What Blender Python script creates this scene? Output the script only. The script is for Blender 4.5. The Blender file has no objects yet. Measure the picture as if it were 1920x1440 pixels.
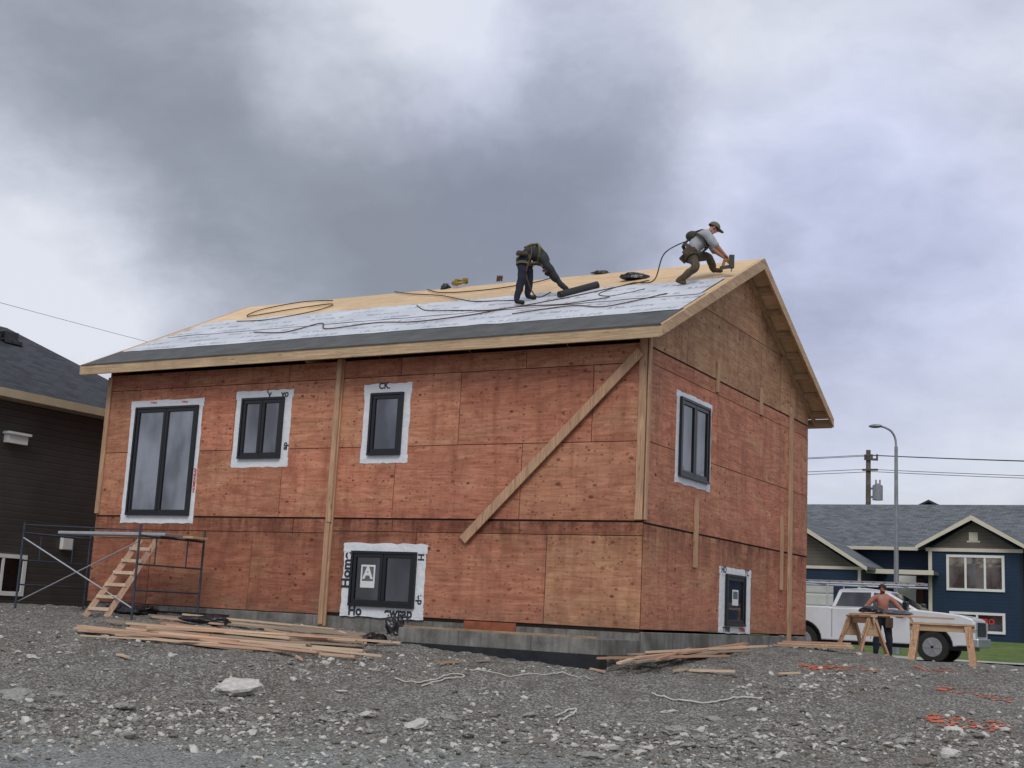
import bpy, bmesh, math, random
from mathutils import Vector, Matrix, noise, Euler
random.seed(7)
sc=bpy.context.scene
V=Vector
# ------------------------------------------------------------------ node helpers
class N:
    def __init__(s,name):
        s.m=bpy.data.materials.new(name); s.m.use_nodes=True; s.t=s.m.node_tree
        s.b=s.t.nodes["Principled BSDF"]
        s._tc=None
    def n(s,ty,**kw):
        x=s.t.nodes.new(ty)
        for k,v in kw.items(): setattr(x,k,v)
        return x
    def put(s,sock,val):
        if isinstance(val,bpy.types.NodeSocket): s.t.links.new(val,sock)
        elif val is not None:
            if hasattr(sock.default_value,'__len__') and len(sock.default_value)==4 and len(val)==3: val=(*val,1)
            sock.default_value=val
    def math(s,op,a,b=None,c=None,clamp=False):
        x=s.n('ShaderNodeMath',operation=op); x.use_clamp=clamp
        s.put(x.inputs[0],a); s.put(x.inputs[1],b) if b is not None else None
        if c is not None: s.put(x.inputs[2],c)
        return x.outputs[0]
    def obj(s):
        if not s._tc: s._tc=s.n('ShaderNodeTexCoord')
        return s._tc.outputs['Object']
    def sep(s,v):
        x=s.n('ShaderNodeSeparateXYZ'); s.put(x.inputs[0],v); return x.outputs
    def comb(s,a,b,c=0.0):
        x=s.n('ShaderNodeCombineXYZ'); s.put(x.inputs[0],a); s.put(x.inputs[1],b); s.put(x.inputs[2],c); return x.outputs[0]
    def scale(s,v,sc_,loc=(0,0,0)):
        x=s.n('ShaderNodeMapping'); s.put(x.inputs['Vector'],v); x.inputs['Scale'].default_value=sc_; x.inputs['Location'].default_value=loc; return x.outputs[0]
    def noise(s,v,sc_=1,det=4,rough=.55,dist=0):
        x=s.n('ShaderNodeTexNoise'); s.put(x.inputs['Vector'],v); x.inputs['Scale'].default_value=sc_; x.inputs['Detail'].default_value=det; x.inputs['Roughness'].default_value=rough; x.inputs['Distortion'].default_value=dist; return x.outputs['Fac']
    def voro(s,v,sc_=1,feat='F1'):
        x=s.n('ShaderNodeTexVoronoi',feature=feat); s.put(x.inputs['Vector'],v); x.inputs['Scale'].default_value=sc_; return x
    def voro2(s,v,sc_=1):
        x=s.n('ShaderNodeTexVoronoi',feature='F1',voronoi_dimensions='2D'); s.put(x.inputs['Vector'],v); x.inputs['Scale'].default_value=sc_; return x
    def mr(s,v,a,b,c=0,d=1,smooth=False):
        x=s.n('ShaderNodeMapRange')
        if smooth: x.interpolation_type='SMOOTHSTEP'
        s.put(x.inputs[0],v)
        for i,q in enumerate((a,b,c,d)): x.inputs[1+i].default_value=q
        return x.outputs[0]
    def mix(s,f,a,b,bt='MIX'):
        x=s.n('ShaderNodeMix',data_type='RGBA',blend_type=bt); s.put(x.inputs[0],f); s.put(x.inputs[6],a); s.put(x.inputs[7],b); return x.outputs[2]
    def bump(s,h,st=.3,d=.02):
        x=s.n('ShaderNodeBump'); x.inputs['Strength'].default_value=st; x.inputs['Distance'].default_value=d; s.put(x.inputs['Height'],h); s.t.links.new(x.outputs[0],s.b.inputs['Normal'])
    def out(s,col,rough=.7,metal=0,spec=.4):
        s.put(s.b.inputs['Base Color'],col); s.put(s.b.inputs['Roughness'],rough); s.b.inputs['Metallic'].default_value=metal
        s.b.inputs['Specular IOR Level'].default_value=spec
        return s.m
def dk(c,k): return tuple(x*k for x in c)
def mk(name,col,rough=.7,var=.2,sc_=5,bump=.15,bs=30,metal=0,stretch=(1,1,1),spec=.4,bd=.01):
    n=N(name); v=n.scale(n.obj(),stretch)
    f=n.mr(n.noise(v,sc_,3,.6),.3,.7)
    c=n.mix(f,dk(col,1-var),dk(col,1+var))
    if bump: n.bump(n.noise(v,bs,2,.6),bump,bd)
    return n.out(c,rough,metal,spec)
def wood(name,col,ax=0,var=.22):
    n=N(name); st=[22,22,22]; st[ax]=1.3
    v=n.scale(n.obj(),tuple(st)); g=n.noise(v,1,4,.65,1.5)
    c=n.mix(n.mr(g,.3,.72),dk(col,1-var*1.7),dk(col,1+var*.7))
    vo=n.voro(n.scale(n.obj(),tuple(2.2 if i==ax else 9 for i in range(3))),1)
    k=n.mr(vo.outputs['Distance'],.05,.16,1,0)
    c=n.mix(n.math('MULTIPLY',k,.75),c,dk(col,.25))
    big=n.noise(n.obj(),1.7,3)
    c=n.mix(n.mr(big,.42,.75,0,.5),c,(col[0]*.55,col[1]*.5,col[2]*.5))
    return n.out(c,.75)
def plywood(name,mode):
    n=N(name); o=n.sep(n.obj())
    if mode=='wall': u=n.math('ADD',o[0],o[1]); w=o[2]
    else: u=o[0]; w=o[1]
    at=n.n('ShaderNodeAttribute',attribute_name='pc'); a=n.sep(at.outputs['Vector'])
    tan,rnd,br=a[0],a[1],a[2]
    u2=n.math('MULTIPLY_ADD',rnd,37.0,u); w2=n.math('MULTIPLY_ADD',rnd,11.0,w)
    uv=n.comb(u2,w2)
    grain=n.noise(n.scale(uv,(2.2,34,1)),1,4,.7,.4)
    fig=n.noise(n.scale(uv,(.8,5.5,1)),1,4,.6,2.4)
    fg=n.math('MULTIPLY_ADD',fig,.55,n.math('MULTIPLY',grain,.45))
    red=n.mix(n.mr(fg,.38,.62),(.37,.128,.075),(.63,.27,.17))
    if mode=='wall': tn=n.mix(n.mr(fg,.38,.62),(.40,.215,.11),(.61,.375,.215))
    else: tn=n.mix(n.mr(fg,.36,.64),(.50,.345,.20),(.68,.50,.31))
    patch=n.mr(n.noise(n.scale(uv,(.6,1.8,1)),1,4,.65,1.0),.47,.71,0,.55,True)
    t2=n.math('ADD',tan,n.math('MULTIPLY',patch,n.math('SUBTRACT',1.05,tan)),clamp=True)
    c=n.mix(t2,red,tn)
    kn_c=(.10,.025,.016)
    msk=n.mr(n.noise(n.scale(uv,(.9,1.4,1)),1,2,.5),.38,.55,.30,1)
    vo=n.voro2(n.scale(uv,(3.2,5.0,1)),1); cs=n.sep(vo.outputs['Color'])
    sz=n.math('MULTIPLY_ADD',n.math('MULTIPLY',cs[1],cs[1]),.14,.05)
    kn=n.math('SUBTRACT',1.0,n.math('DIVIDE',vo.outputs['Distance'],sz),clamp=True)
    kn=n.math('MULTIPLY',n.mr(kn,0,.5),n.math('GREATER_THAN',cs[0],.38))
    v2=n.voro2(n.scale(uv,(7,8.5,1)),1); c2=n.sep(v2.outputs['Color'])
    k2=n.math('MULTIPLY',n.mr(v2.outputs['Distance'],.08,.19,1,0),n.math('GREATER_THAN',c2[0],.64))
    kk=n.math('MAXIMUM',kn,n.math('MULTIPLY',k2,.75),clamp=True)
    kmul=.86 if mode=='wall' else .25
    c=n.mix(n.math('MULTIPLY',n.math('MULTIPLY',kk,kmul),msk),c,kn_c)
    if mode=='wall':
        st=n.noise(n.scale(n.comb(u,w),(5.5,.5,1)),1,4,.65)
        c=n.mix(n.mr(st,.50,.74,0,.5),c,(.21,.065,.04))
        blot=n.noise(n.comb(u,w),1.8,5,.72,.9)
        c=n.mix(n.mr(blot,.45,.68,0,.55),c,(.26,.088,.055))
        dn=n.mr(w,.85,1.57,0,1); dn=n.math('MULTIPLY',dn,n.math('LESS_THAN',w,1.575))
        dn=n.math('MULTIPLY',dn,n.mr(n.noise(n.scale(n.comb(u,w),(2.6,.7,1)),1,5,.72),.40,.62,0,.9))
        c=n.mix(dn,c,(.11,.032,.020))
        d2=n.mr(w,1.58,1.95,1,0); d2=n.math('MULTIPLY',d2,n.math('GREATER_THAN',w,1.575))
        d2=n.math('MULTIPLY',d2,n.mr(n.noise(n.scale(n.comb(u,w),(1.5,3,1)),1,4,.7),.42,.66,0,.65)); c=n.mix(d2,c,(.20,.055,.035))
        # splashed dirt along the foot of the wall
        d3=n.math('MULTIPLY',n.mr(w,-.05,.35,1,0),n.mr(n.noise(n.scale(n.comb(u,w),(3,3,1)),1,4,.7),.38,.62,0,.6)); c=n.mix(d3,c,(.17,.12,.085))
        nu=n.math('FRACT',n.math('DIVIDE',u,.405)); nw=n.math('FRACT',n.math('DIVIDE',w,.2))
        du=n.math('MULTIPLY',n.math('SUBTRACT',nu,.5),.405); dw=n.math('MULTIPLY',n.math('SUBTRACT',nw,.5),.2)
        dd=n.math('ADD',n.math('MULTIPLY',du,du),n.math('MULTIPLY',dw,dw))
        c=n.mix(n.math('MULTIPLY',n.math('LESS_THAN',dd,.00014),.6),c,(.08,.03,.02))
    cc=n.mix(1.0,c,n.comb(br,br,br),'MULTIPLY')
    return n.out(cc,.72,0,.25)
# ------------------------------------------------------------------ mesh builder
class B:
    def __init__(s): s.v=[];s.f=[];s.m=[];s.sm=[];s.c=[];s.col=None;s.ch=[]
    def add(s,vs,fs,mi=0,smooth=False):
        k=len(s.v); s.v+= [tuple(p) for p in vs]; s.ch.append((list(vs),list(fs),mi,smooth))
        for f in fs: s.f.append([k+i for i in f]); s.m.append(mi); s.sm.append(smooth); s.c.append(s.col)
    def box(s,a,b,mi=0):
        x0,x1=sorted((a[0],b[0]));y0,y1=sorted((a[1],b[1]));z0,z1=sorted((a[2],b[2]))
        s.add([(x0,y0,z0),(x1,y0,z0),(x1,y1,z0),(x0,y1,z0),(x0,y0,z1),(x1,y0,z1),(x1,y1,z1),(x0,y1,z1)],
              [(0,3,2,1),(4,5,6,7),(0,1,5,4),(1,2,6,5),(2,3,7,6),(3,0,4,7)],mi)
    def beam(s,p,q,w,h,mi=0,up=(0,0,1)):
        p=V(p);q=V(q);d=(q-p).normalized();up=V(up)
        sd=d.cross(up)
        if sd.length<1e-4: sd=d.cross(V((1,0,0)))
        sd.normalize(); u=sd.cross(d)
        a=sd*w/2;b=u*h/2
        s.add([p-a-b,p+a-b,p+a+b,p-a+b,q-a-b,q+a-b,q+a+b,q-a+b],[(0,1,2,3),(4,7,6,5),(0,4,5,1),(1,5,6,2),(2,6,7,3),(3,7,4,0)],mi)
    def cyl(s,p,q,r,r2=None,n=12,mi=0,caps=True):
        r2=r if r2 is None else r2
        p=V(p);q=V(q);d=(q-p).normalized()
        a=d.cross(V((0,0,1)))
        if a.length<1e-3: a=d.cross(V((1,0,0)))
        a.normalize(); b=d.cross(a)
        vs=[]
        for i in range(n):
            t=2*math.pi*i/n; o=a*math.cos(t)+b*math.sin(t); vs.append(p+o*r)
        for i in range(n):
            t=2*math.pi*i/n; o=a*math.cos(t)+b*math.sin(t); vs.append(q+o*r2)
        s.add(vs,[(i,i+n,(i+1)%n+n,(i+1)%n) for i in range(n)],mi,True)
        if caps: s.add(vs,[list(range(n)),list(range(2*n-1,n-1,-1))],mi)
    def tube(s,pts,r,n=6,mi=0):
        pts=[V(p) for p in pts]; k=len(pts); vs=[]
        for i,p in enumerate(pts):
            d=(pts[min(i+1,k-1)]-pts[max(i-1,0)]).normalized()
            a=d.cross(V((0,0,1)))
            if a.length<1e-3: a=d.cross(V((1,0,0)))
            a.normalize(); b=d.cross(a)
            for j in range(n):
                t=2*math.pi*j/n; vs.append(p+(a*math.cos(t)+b*math.sin(t))*r)
        s.add(vs,[(i*n+j,(i+1)*n+j,(i+1)*n+(j+1)%n,i*n+(j+1)%n) for i in range(k-1) for j in range(n)],mi,True)
    def prism(s,poly,f,a,b,mi=0):
        n=len(poly); vs=[f(u,v,a) for u,v in poly]+[f(u,v,b) for u,v in poly]
        s.add(vs,[list(range(n)),list(range(2*n-1,n-1,-1))]+[(i,i+n,(i+1)%n+n,(i+1)%n) for i in range(n)],mi)
    def ball(s,c,r,mi=0,sx=1,sy=1,sz=1,seg=12,rings=8,jit=0):
        vs=[]
        for i in range(rings+1):
            ph=math.pi*i/rings
            for j in range(seg):
                th=2*math.pi*j/seg; k=1+random.uniform(-jit,jit)
                vs.append((c[0]+r*sx*k*math.sin(ph)*math.cos(th),c[1]+r*sy*k*math.sin(ph)*math.sin(th),c[2]+r*sz*k*math.cos(ph)))
        s.add(vs,[(i*seg+j,(i+1)*seg+j,(i+1)*seg+(j+1)%seg,i*seg+(j+1)%seg) for i in range(rings) for j in range(seg)],mi,True)
    def obj(s,name,mats,parent=None,off=None,bevel=0,label=None,cat=None,group=None,kind=None,fix=True):
        me=bpy.data.meshes.new(name); me.from_pydata(s.v,[],s.f)
        for m in (mats if isinstance(mats,(list,tuple)) else [mats]): me.materials.append(m)
        for i,p in enumerate(me.polygons): p.material_index=s.m[i]; p.use_smooth=s.sm[i]
        if any(c is not None for c in s.c):
            at=me.color_attributes.new('pc','FLOAT_COLOR','CORNER')
            for i,p in enumerate(me.polygons):
                c=s.c[i] or (0,0,1)
                for l in p.loop_indices: at.data[l].color=(c[0],c[1],c[2],1)
        if fix:
            bm=bmesh.new(); bm.from_mesh(me); bmesh.ops.recalc_face_normals(bm,faces=bm.faces); bm.to_mesh(me); bm.free()
        me.update()
        return link(name,me,parent,off,bevel,label,cat,group,kind)
    def parts(s,name,mats,parent=None,off=None,bevel=0):
        for ch in s.ch:
            b=B(); b.add(*ch); b.obj(name,mats,parent,off,bevel)
def link(name,me,parent=None,off=None,bevel=0,label=None,cat=None,group=None,kind=None):
    o=bpy.data.objects.new(name,me); sc.collection.objects.link(o)
    if parent: o.parent=parent
    if off is not None: o.location=-V(off)
    if bevel:
        b=o.modifiers.new("bevel",'BEVEL'); b.width=bevel; b.segments=2; b.limit_method='ANGLE'
    if label: o["label"]=label
    if cat: o["category"]=cat
    if group: o["group"]=group
    if kind: o["kind"]=kind
    return o
def thing(name,loc,label,cat,group=None,rz=0):
    o=bpy.data.objects.new(name,None); sc.collection.objects.link(o); o.location=loc; o.rotation_euler=(0,0,rz)
    o.empty_display_size=.2
    o["label"]=label; o["category"]=cat
    if group: o["group"]=group
    return o
def text(body,size,Mx,mat,name,parent,off=None,squash=1):
    cu=bpy.data.curves.new("txt",'FONT'); cu.body=body; cu.size=size; cu.align_x='CENTER'; cu.align_y='CENTER'; cu.offset=size*.035
    t=bpy.data.objects.new("txt",cu); sc.collection.objects.link(t)
    dg=bpy.context.evaluated_depsgraph_get(); me=bpy.data.meshes.new_from_object(t.evaluated_get(dg))
    bpy.data.objects.remove(t); me.transform(Mx@Matrix.Diagonal((squash,1,1,1))); me.materials.clear(); me.materials.append(mat)
    return link(name,me,parent,off)
# ------------------------------------------------------------------ camera
P=V((7.834,-17.769,0.136))
cam=bpy.data.cameras.new("camera"); co=bpy.data.objects.new("camera",cam); sc.collection.objects.link(co)
co.location=P; co.rotation_euler=(1.746941,-0.050379,0.513444)
cam.sensor_width=36; cam.lens=36*2405.6/1920; cam.clip_end=3000; sc.camera=co
# ------------------------------------------------------------------ world
w=bpy.data.worlds.new("World"); sc.world=w; w.use_nodes=True
class W(N):
    def __init__(s,t): s.t=t; s._tc=None
n=W(w.node_tree); t=w.node_tree
bg=t.nodes["Background"]; outw=t.nodes["World Output"]
SUN_EL,SUN_AZ=math.radians(48),math.radians(155)
sky=n.n('ShaderNodeTexSky',sky_type='NISHITA'); sky.sun_disc=False; sky.sun_elevation=SUN_EL; sky.sun_rotation=SUN_AZ
t.links.new(sky.outputs[0],bg.inputs[0]); bg.inputs[1].default_value=.09
tc=n.n('ShaderNodeTexCoord').outputs['Generated']
def vm(op,a,b):
    x=n.n('ShaderNodeVectorMath',operation=op); n.put(x.inputs[0],a); n.put(x.inputs[1],b); return x
def warp(src,s_,det,amp):
    nz=n.n('ShaderNodeTexNoise'); t.links.new(src,nz.inputs['Vector']); nz.inputs['Scale'].default_value=s_; nz.inputs['Detail'].default_value=det; nz.inputs['Roughness'].default_value=.6
    wv=vm('SUBTRACT',nz.outputs['Color'],(.5,.5,.5)).outputs[0]; wv=vm('MULTIPLY',wv,(amp,amp,amp*.7)).outputs[0]
    return vm('ADD',src,wv).outputs[0]
dirw=vm('NORMALIZE',warp(tc,3.0,6,.22),(0,0,0)).outputs[0]
def azel(px,py): return (-29.9+(px-960)*.0243, 10.1+(720-py)*.0238+(px-960)*.0012)
def blob(px,py,r,wt):
    az,el=azel(px,py); a,e=math.radians(az),math.radians(el)
    d=(math.sin(a)*math.cos(e),math.cos(a)*math.cos(e),math.sin(e))
    dt=vm('DOT_PRODUCT',dirw,d).outputs['Value']
    return n.mr(dt,math.cos(math.radians(r)),1,0,wt,True)
tot=None
for bx in [(320,130,13,-.32),(60,60,9,-.08),(560,400,11,-.24),(960,350,10,-.36),(1080,160,7,-.08),(760,480,8,-.16),(1150,400,6,-.18),(200,330,6,-.10),
           (680,60,8,.44),(70,520,8,.32),(1400,120,12,.20),(1290,420,5,.16),(1830,330,10,.10),(900,60,7,.14),
           (1750,760,9,.16),(1560,520,7,-.10),(1650,250,6,-.04),(60,640,6,.12)]:
    q=blob(*bx); tot=q if tot is None else n.math('ADD',tot,q)
n1=n.mr(n.noise(n.scale(warp(tc,6,4,.10),(1,1,2.1)),5,6,.55,.2),.28,.72,-.17,.17)
n2=n.mr(n.noise(n.scale(tc,(1,1,1.8)),15,5,.6,.5),.3,.7,-.055,.055)
bb=n.math('ADD',n.math('ADD',tot,.66),n.math('ADD',n1,n2),clamp=True)
cr=n.n('ShaderNodeValToRGB'); t.links.new(bb,cr.inputs[0]); e=cr.color_ramp.elements
e[0].position=0;e[0].color=(.245,.265,.315,1);e[1].position=1;e[1].color=(.72,.745,.82,1)
for p_,c_ in ((.25,(.29,.315,.375,1)),(.5,(.395,.42,.495,1)),(.75,(.56,.59,.675,1))):
    x=e.new(p_); x.color=c_
bl=n.math('ADD',n.math('ADD',blob(1560,540,11,.65),blob(1750,300,11,.35)),blob(1020,250,9,.4),clamp=True)
lil=n.mix(1.0,cr.outputs[0],(.94,.965,1.13),'MULTIPLY')
colr=n.mix(bl,cr.outputs[0],lil)
bg2=n.n('ShaderNodeBackground'); t.links.new(colr,bg2.inputs[0]); bg2.inputs[1].default_value=1.08
ms=n.n('ShaderNodeMixShader'); ms.inputs[0].default_value=.94
t.links.new(bg.outputs[0],ms.inputs[1]); t.links.new(bg2.outputs[0],ms.inputs[2]); t.links.new(ms.outputs[0],outw.inputs[0])
sl=bpy.data.lights.new("sun",'SUN'); sl.energy=1.5; sl.angle=math.radians(25); sl.color=(1,.97,.92)
so=bpy.data.objects.new("sun",sl); sc.collection.objects.link(so)
sd=V((math.sin(SUN_AZ)*math.cos(SUN_EL),math.cos(SUN_AZ)*math.cos(SUN_EL),math.sin(SUN_EL)))
so.rotation_euler=sd.to_track_quat('Z','Y').to_euler(); so.location=(0,0,30)
try:
    sc.view_settings.view_transform='Standard'; sc.view_settings.look='None'; sc.view_settings.exposure=0
except Exception: pass
# ------------------------------------------------------------------ materials
PLY=plywood("stained_plywood",'wall'); SHEATH=plywood("roof_sheathing_ply",'roof')
PINEX=wood("pine_lumber_x",(.62,.44,.27),0,.26); PINEZ=wood("pine_lumber_z",(.57,.35,.215),2,.28); PINEY=wood("pine_lumber_y",(.60,.40,.24),1,.26)
BLACKF=mk("black_frame",(.008,.009,.012),.35,.1,3,0,spec=.5)
TAPE=mk("white_flashing",(.74,.76,.80),.5,.06,4,.6,9,bd=.025)
INK=mk("black_ink",(.03,.035,.05),.6,.05,3,0); REDINK=mk("red_ink",(.55,.05,.04),.6,.05,3,0); WHITEP=mk("white_paint",(.74,.74,.72),.5,.06,3,.05)
def glass(name,tint=(.03,.034,.042),k=.32):
    n=N(name); g=n.n('ShaderNodeBsdfGlossy'); g.inputs['Color'].default_value=(.78,.8,.86,1); g.inputs['Roughness'].default_value=.02
    o=n.sep(n.obj()); f=n.mr(n.noise(n.scale(n.obj(),(1.2,1.2,.5)),1.3,3,.5),.40,.62)
    n.out(n.mix(f,dk(tint,.35),dk(tint,1.5)),.05,0,.6); mx=n.n('ShaderNodeMixShader'); n.put(mx.inputs[0],n.mr(f,0,1,k*.55,k*1.15))
    n.t.links.new(n.b.outputs[0],mx.inputs[1]); n.t.links.new(g.outputs[0],mx.inputs[2])
    bp=n.n('ShaderNodeBump'); bp.inputs['Strength'].default_value=.15; bp.inputs['Distance'].default_value=.04; n.put(bp.inputs['Height'],n.noise(n.obj(),1.5,2)); n.t.links.new(bp.outputs[0],g.inputs['Normal'])
    n.t.links.new(mx.outputs[0],n.t.nodes['Material Output'].inputs[0]); return n.m
GLASS=glass("window_glass",(.022,.024,.029),.19); GLASSD=glass("window_glass_dark",(.008,.009,.011),.07)
def concrete():
    n=N("concrete"); a=n.noise(n.obj(),2.2,5,.65); b=n.noise(n.scale(n.obj(),(9,9,1)),1,3)
    c=n.mix(n.mr(a,.35,.65),(.115,.11,.10),(.26,.255,.235)); c=n.mix(n.mr(b,.45,.7,0,.6),c,(.08,.073,.062))
    o=n.sep(n.obj()); fu=n.math('FRACT',n.math('DIVIDE',n.math('ADD',o[0],o[1]),1.22)); c=n.mix(n.math('MULTIPLY',n.math('LESS_THAN',fu,.012),.6),c,(.05,.045,.04))
    n.bump(n.noise(n.obj(),35,3),.4,.01); return n.out(c,.9)
CONC=concrete(); TAR=mk("foundation_tar",(.016,.017,.020),.6,.4,5,.4,12); FELT=mk("dark_underlay",(.085,.088,.088),.8,.25,3,.3,15)
def membrane():
    n=N("roof_membrane"); o=n.sep(n.obj())
    c=n.mix(n.mr(n.noise(n.obj(),1.3,4),.3,.7),(.52,.54,.59),(.67,.69,.74))
    c=n.mix(n.mr(n.noise(n.scale(n.obj(),(.5,5,1)),1,4),.5,.7,0,.35),c,(.34,.36,.40))
    row=n.math('FRACT',n.math('MULTIPLY',o[1],2.9)); rm=n.math('MULTIPLY',n.math('GREATER_THAN',row,.30),n.math('LESS_THAN',row,.72))
    rid=n.math('FLOOR',n.math('MULTIPLY',o[1],2.9)); sh=n.math('MULTIPLY_ADD',rid,.43,n.math('MULTIPLY',o[0],.75)); fr=n.math('FRACT',sh)
    wd=n.math('MULTIPLY',n.math('LESS_THAN',fr,.62),n.math('GREATER_THAN',n.noise(n.scale(n.obj(),(15,6,1)),1,1),.49))
    c=n.mix(n.math('MULTIPLY',n.math('MULTIPLY',rm,wd),.5),c,(.12,.13,.18))
    n.bump(n.noise(n.scale(n.obj(),(2,5,2)),1.2,4),.6,.03)
    return n.out(c,.5)
MEMB=membrane()
def siding(name,col,h=.11,trimv=.15):
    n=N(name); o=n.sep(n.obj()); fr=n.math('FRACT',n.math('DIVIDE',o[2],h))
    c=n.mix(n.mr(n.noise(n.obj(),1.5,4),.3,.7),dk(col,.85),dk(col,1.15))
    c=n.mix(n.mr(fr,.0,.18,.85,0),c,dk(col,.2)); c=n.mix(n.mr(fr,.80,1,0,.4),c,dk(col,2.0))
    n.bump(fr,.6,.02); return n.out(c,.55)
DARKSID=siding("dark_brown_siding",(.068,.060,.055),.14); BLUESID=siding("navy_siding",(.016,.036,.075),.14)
def shingle(name,col,sx=1.0,axis=0):
    n=N(name); o=n.sep(n.obj()); bt=n.n('ShaderNodeTexBrick')
    n.put(bt.inputs['Vector'],n.comb(o[axis],n.math('MULTIPLY',o[2],1.9))); bt.inputs['Scale'].default_value=1; bt.inputs['Brick Width'].default_value=.33; bt.inputs['Row Height'].default_value=.14; bt.inputs['Mortar Size'].default_value=.012
    bt.inputs['Color1'].default_value=(*dk(col,.65),1); bt.inputs['Color2'].default_value=(*dk(col,1.4),1); bt.inputs['Mortar'].default_value=(*dk(col,.35),1)
    c=n.mix(n.mr(n.noise(n.obj(),3,4),.35,.65,0,.5),bt.outputs['Color'],dk(col,1.35)); n.bump(n.noise(n.obj(),60,2),.4,.01); return n.out(c,.9)
SHGD=shingle("charcoal_shingles",(.045,.048,.058),1,1); SHGG=shingle("grey_shingles",(.12,.132,.145),1,0)
CREAM=mk("cream_trim",(.62,.57,.46),.5,.06,3,.05); TANT=mk("tan_fascia",(.45,.36,.24),.6,.08,3,.05)
STEEL=mk("galvanised_steel",(.30,.31,.32),.4,.15,6,.1,20,.7); BLUST=mk("painted_scaffold",(.05,.065,.09),.5,.3,6,.2,20,.3); ALU=mk("aluminium",(.55,.57,.60),.35,.1,4,.1,20,.8)
RUBBER=mk("tyre_rubber",(.02,.02,.02),.8,.2,8,.2); ORANGE=mk("orange_mesh",(.55,.13,.07),.85,.35,9,.2); CORDW=mk("pale_cord",(.52,.50,.44),.8,.15,9,.2)
ROPE=mk("brown_rope",(.10,.055,.03),.85,.3,20,.3,60); ROPEY=mk("yellow_rope",(.30,.22,.06),.8,.3,20,.3,60)
BAG=mk("black_plastic",(.012,.013,.016),.28,.2,5,.6,9,spec=.6,bd=.03)
# ------------------------------------------------------------------ ground
FW=V((-.4907,.8713)); LT=V((.8713,.4907))
PR=[(-60,-1.5),(12.6,-1.5),(13.6,-1.40),(15,-1.12),(17,-.72),(19,-.50),(21,-.33),(23,-.24),(26,-.20),(30,-.40),(36,-.62),(40,-.70),(400,-.70),(3000,-.7)]
PR2=[(-60,-1.5),(12.6,-1.5),(13.8,-1.38),(15.5,-1.02),(17,-.68),(18.5,-.46),(20,-.42),(26,-.45),(30,-.50),(36,-.66),(40,-.76),(400,-.76),(3000,-.76)]
def itp(T,d):
    for (a,b),(c,e_) in zip(T,T[1:]):
        if d<=c: return b+(e_-b)*max(0,(d-a))/(c-a)
    return T[-1][1]
def ss(a,b,x): t=max(0,min(1,(x-a)/(b-a))); return t*t*(3-2*t)
def gz(x,y):
    q=V((x-P.x,y-P.y)); d=q.dot(FW); l=q.dot(LT)
    wob=noise.noise(V((l*.16,3.3,0)))*.9
    a=itp(PR,d+wob*(1-ss(17,19,d))); b=itp(PR2,d+wob*(1-ss(17,19,d))); k=ss(5.5,8.5,l)
    z=a*(1-k)+b*k
    if d<45 and d>5:
        amp=1-ss(28,40,d)
        z+=amp*(noise.noise(V((x*.55,y*.55,0)))*.05*(1 if d<20 else .5)+noise.noise(V((x*1.9,y*1.9,2)))*.045+noise.noise(V((x*5.5,y*5.5,5)))*.030+abs(noise.noise(V((x*11,y*11,8))))*.018)
    if y>26: z+=ss(26.6,34,y)*.66
    return z
def lines(a,b,st,ext):
    L=[a+i*st for i in range(int((b-a)/st)+1)]; s=st; lo=L[0]; hi=L[-1]; A=[];Z_=[]
    while hi<ext: s*=1.18; hi+=s; lo-=s; A.append(lo); Z_.append(hi)
    return A[::-1]+L+Z_
xs=lines(-13,9,.06,1500); ys=lines(-9,3,.06,1500)
b=B(); nx=len(xs)
vs=[(x,y,gz(x,y)) for y in ys for x in xs]
b.add(vs,[(j*nx+i,j*nx+i+1,(j+1)*nx+i+1,(j+1)*nx+i) for j in range(len(ys)-1) for i in range(nx-1)],0,True)
def gravel():
    n=N("gravel_ground"); o=n.obj(); oz=n.sep(o)[2]
    v1=n.voro(o,32); v2=n.voro(o,15); s1=n.sep(v1.outputs['Color']); s2=n.sep(v2.outputs['Color'])
    base=n.mix(n.mr(n.noise(o,.45,4,.6),.38,.62),(.24,.235,.215),(.20,.175,.14))
    c=n.mix(s1[0],(.08,.075,.067),(.50,.49,.455)); c=n.mix(.42,c,base)
    c=n.mix(n.mr(v1.outputs['Distance'],.35,.7,0,.6),c,(.045,.04,.035))
    big=n.math('MULTIPLY',n.math('GREATER_THAN',s2[0],.76),n.mr(v2.outputs['Distance'],.25,.45,1,0))
    c=n.mix(n.math('MULTIPLY',big,.8),c,n.mix(s2[1],(.26,.25,.225),(.62,.60,.55)))
    c=n.mix(n.mr(n.noise(o,2.6,5,.75),.46,.66,0,.58),c,(.095,.08,.064))
    low=n.mr(oz,-1.44,-1.25,.55,0); c=n.mix(low,c,n.mix(s1[1],(.15,.165,.165),(.40,.42,.41)))
    h=n.math('ADD',n.math('MULTIPLY',n.math('SUBTRACT',1,v1.outputs['Distance']),.6),n.math('MULTIPLY',big,.9))
    n.bump(h,1.0,.035); return n.out(c,.92,0,.25)
b.obj("ground",gravel(),kind="structure",fix=False)
ASPH=mk("asphalt",(.10,.103,.107),.9,.2,4,.4,60); GRASS=N("grass")
_c=GRASS.mix(GRASS.mr(GRASS.noise(GRASS.obj(),2.5,5,.7),.3,.7),(.06,.10,.022),(.15,.20,.055)); GRASS.bump(GRASS.noise(GRASS.obj(),25,3),.8,.05); GRASS=GRASS.out(_c,.9)
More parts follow.
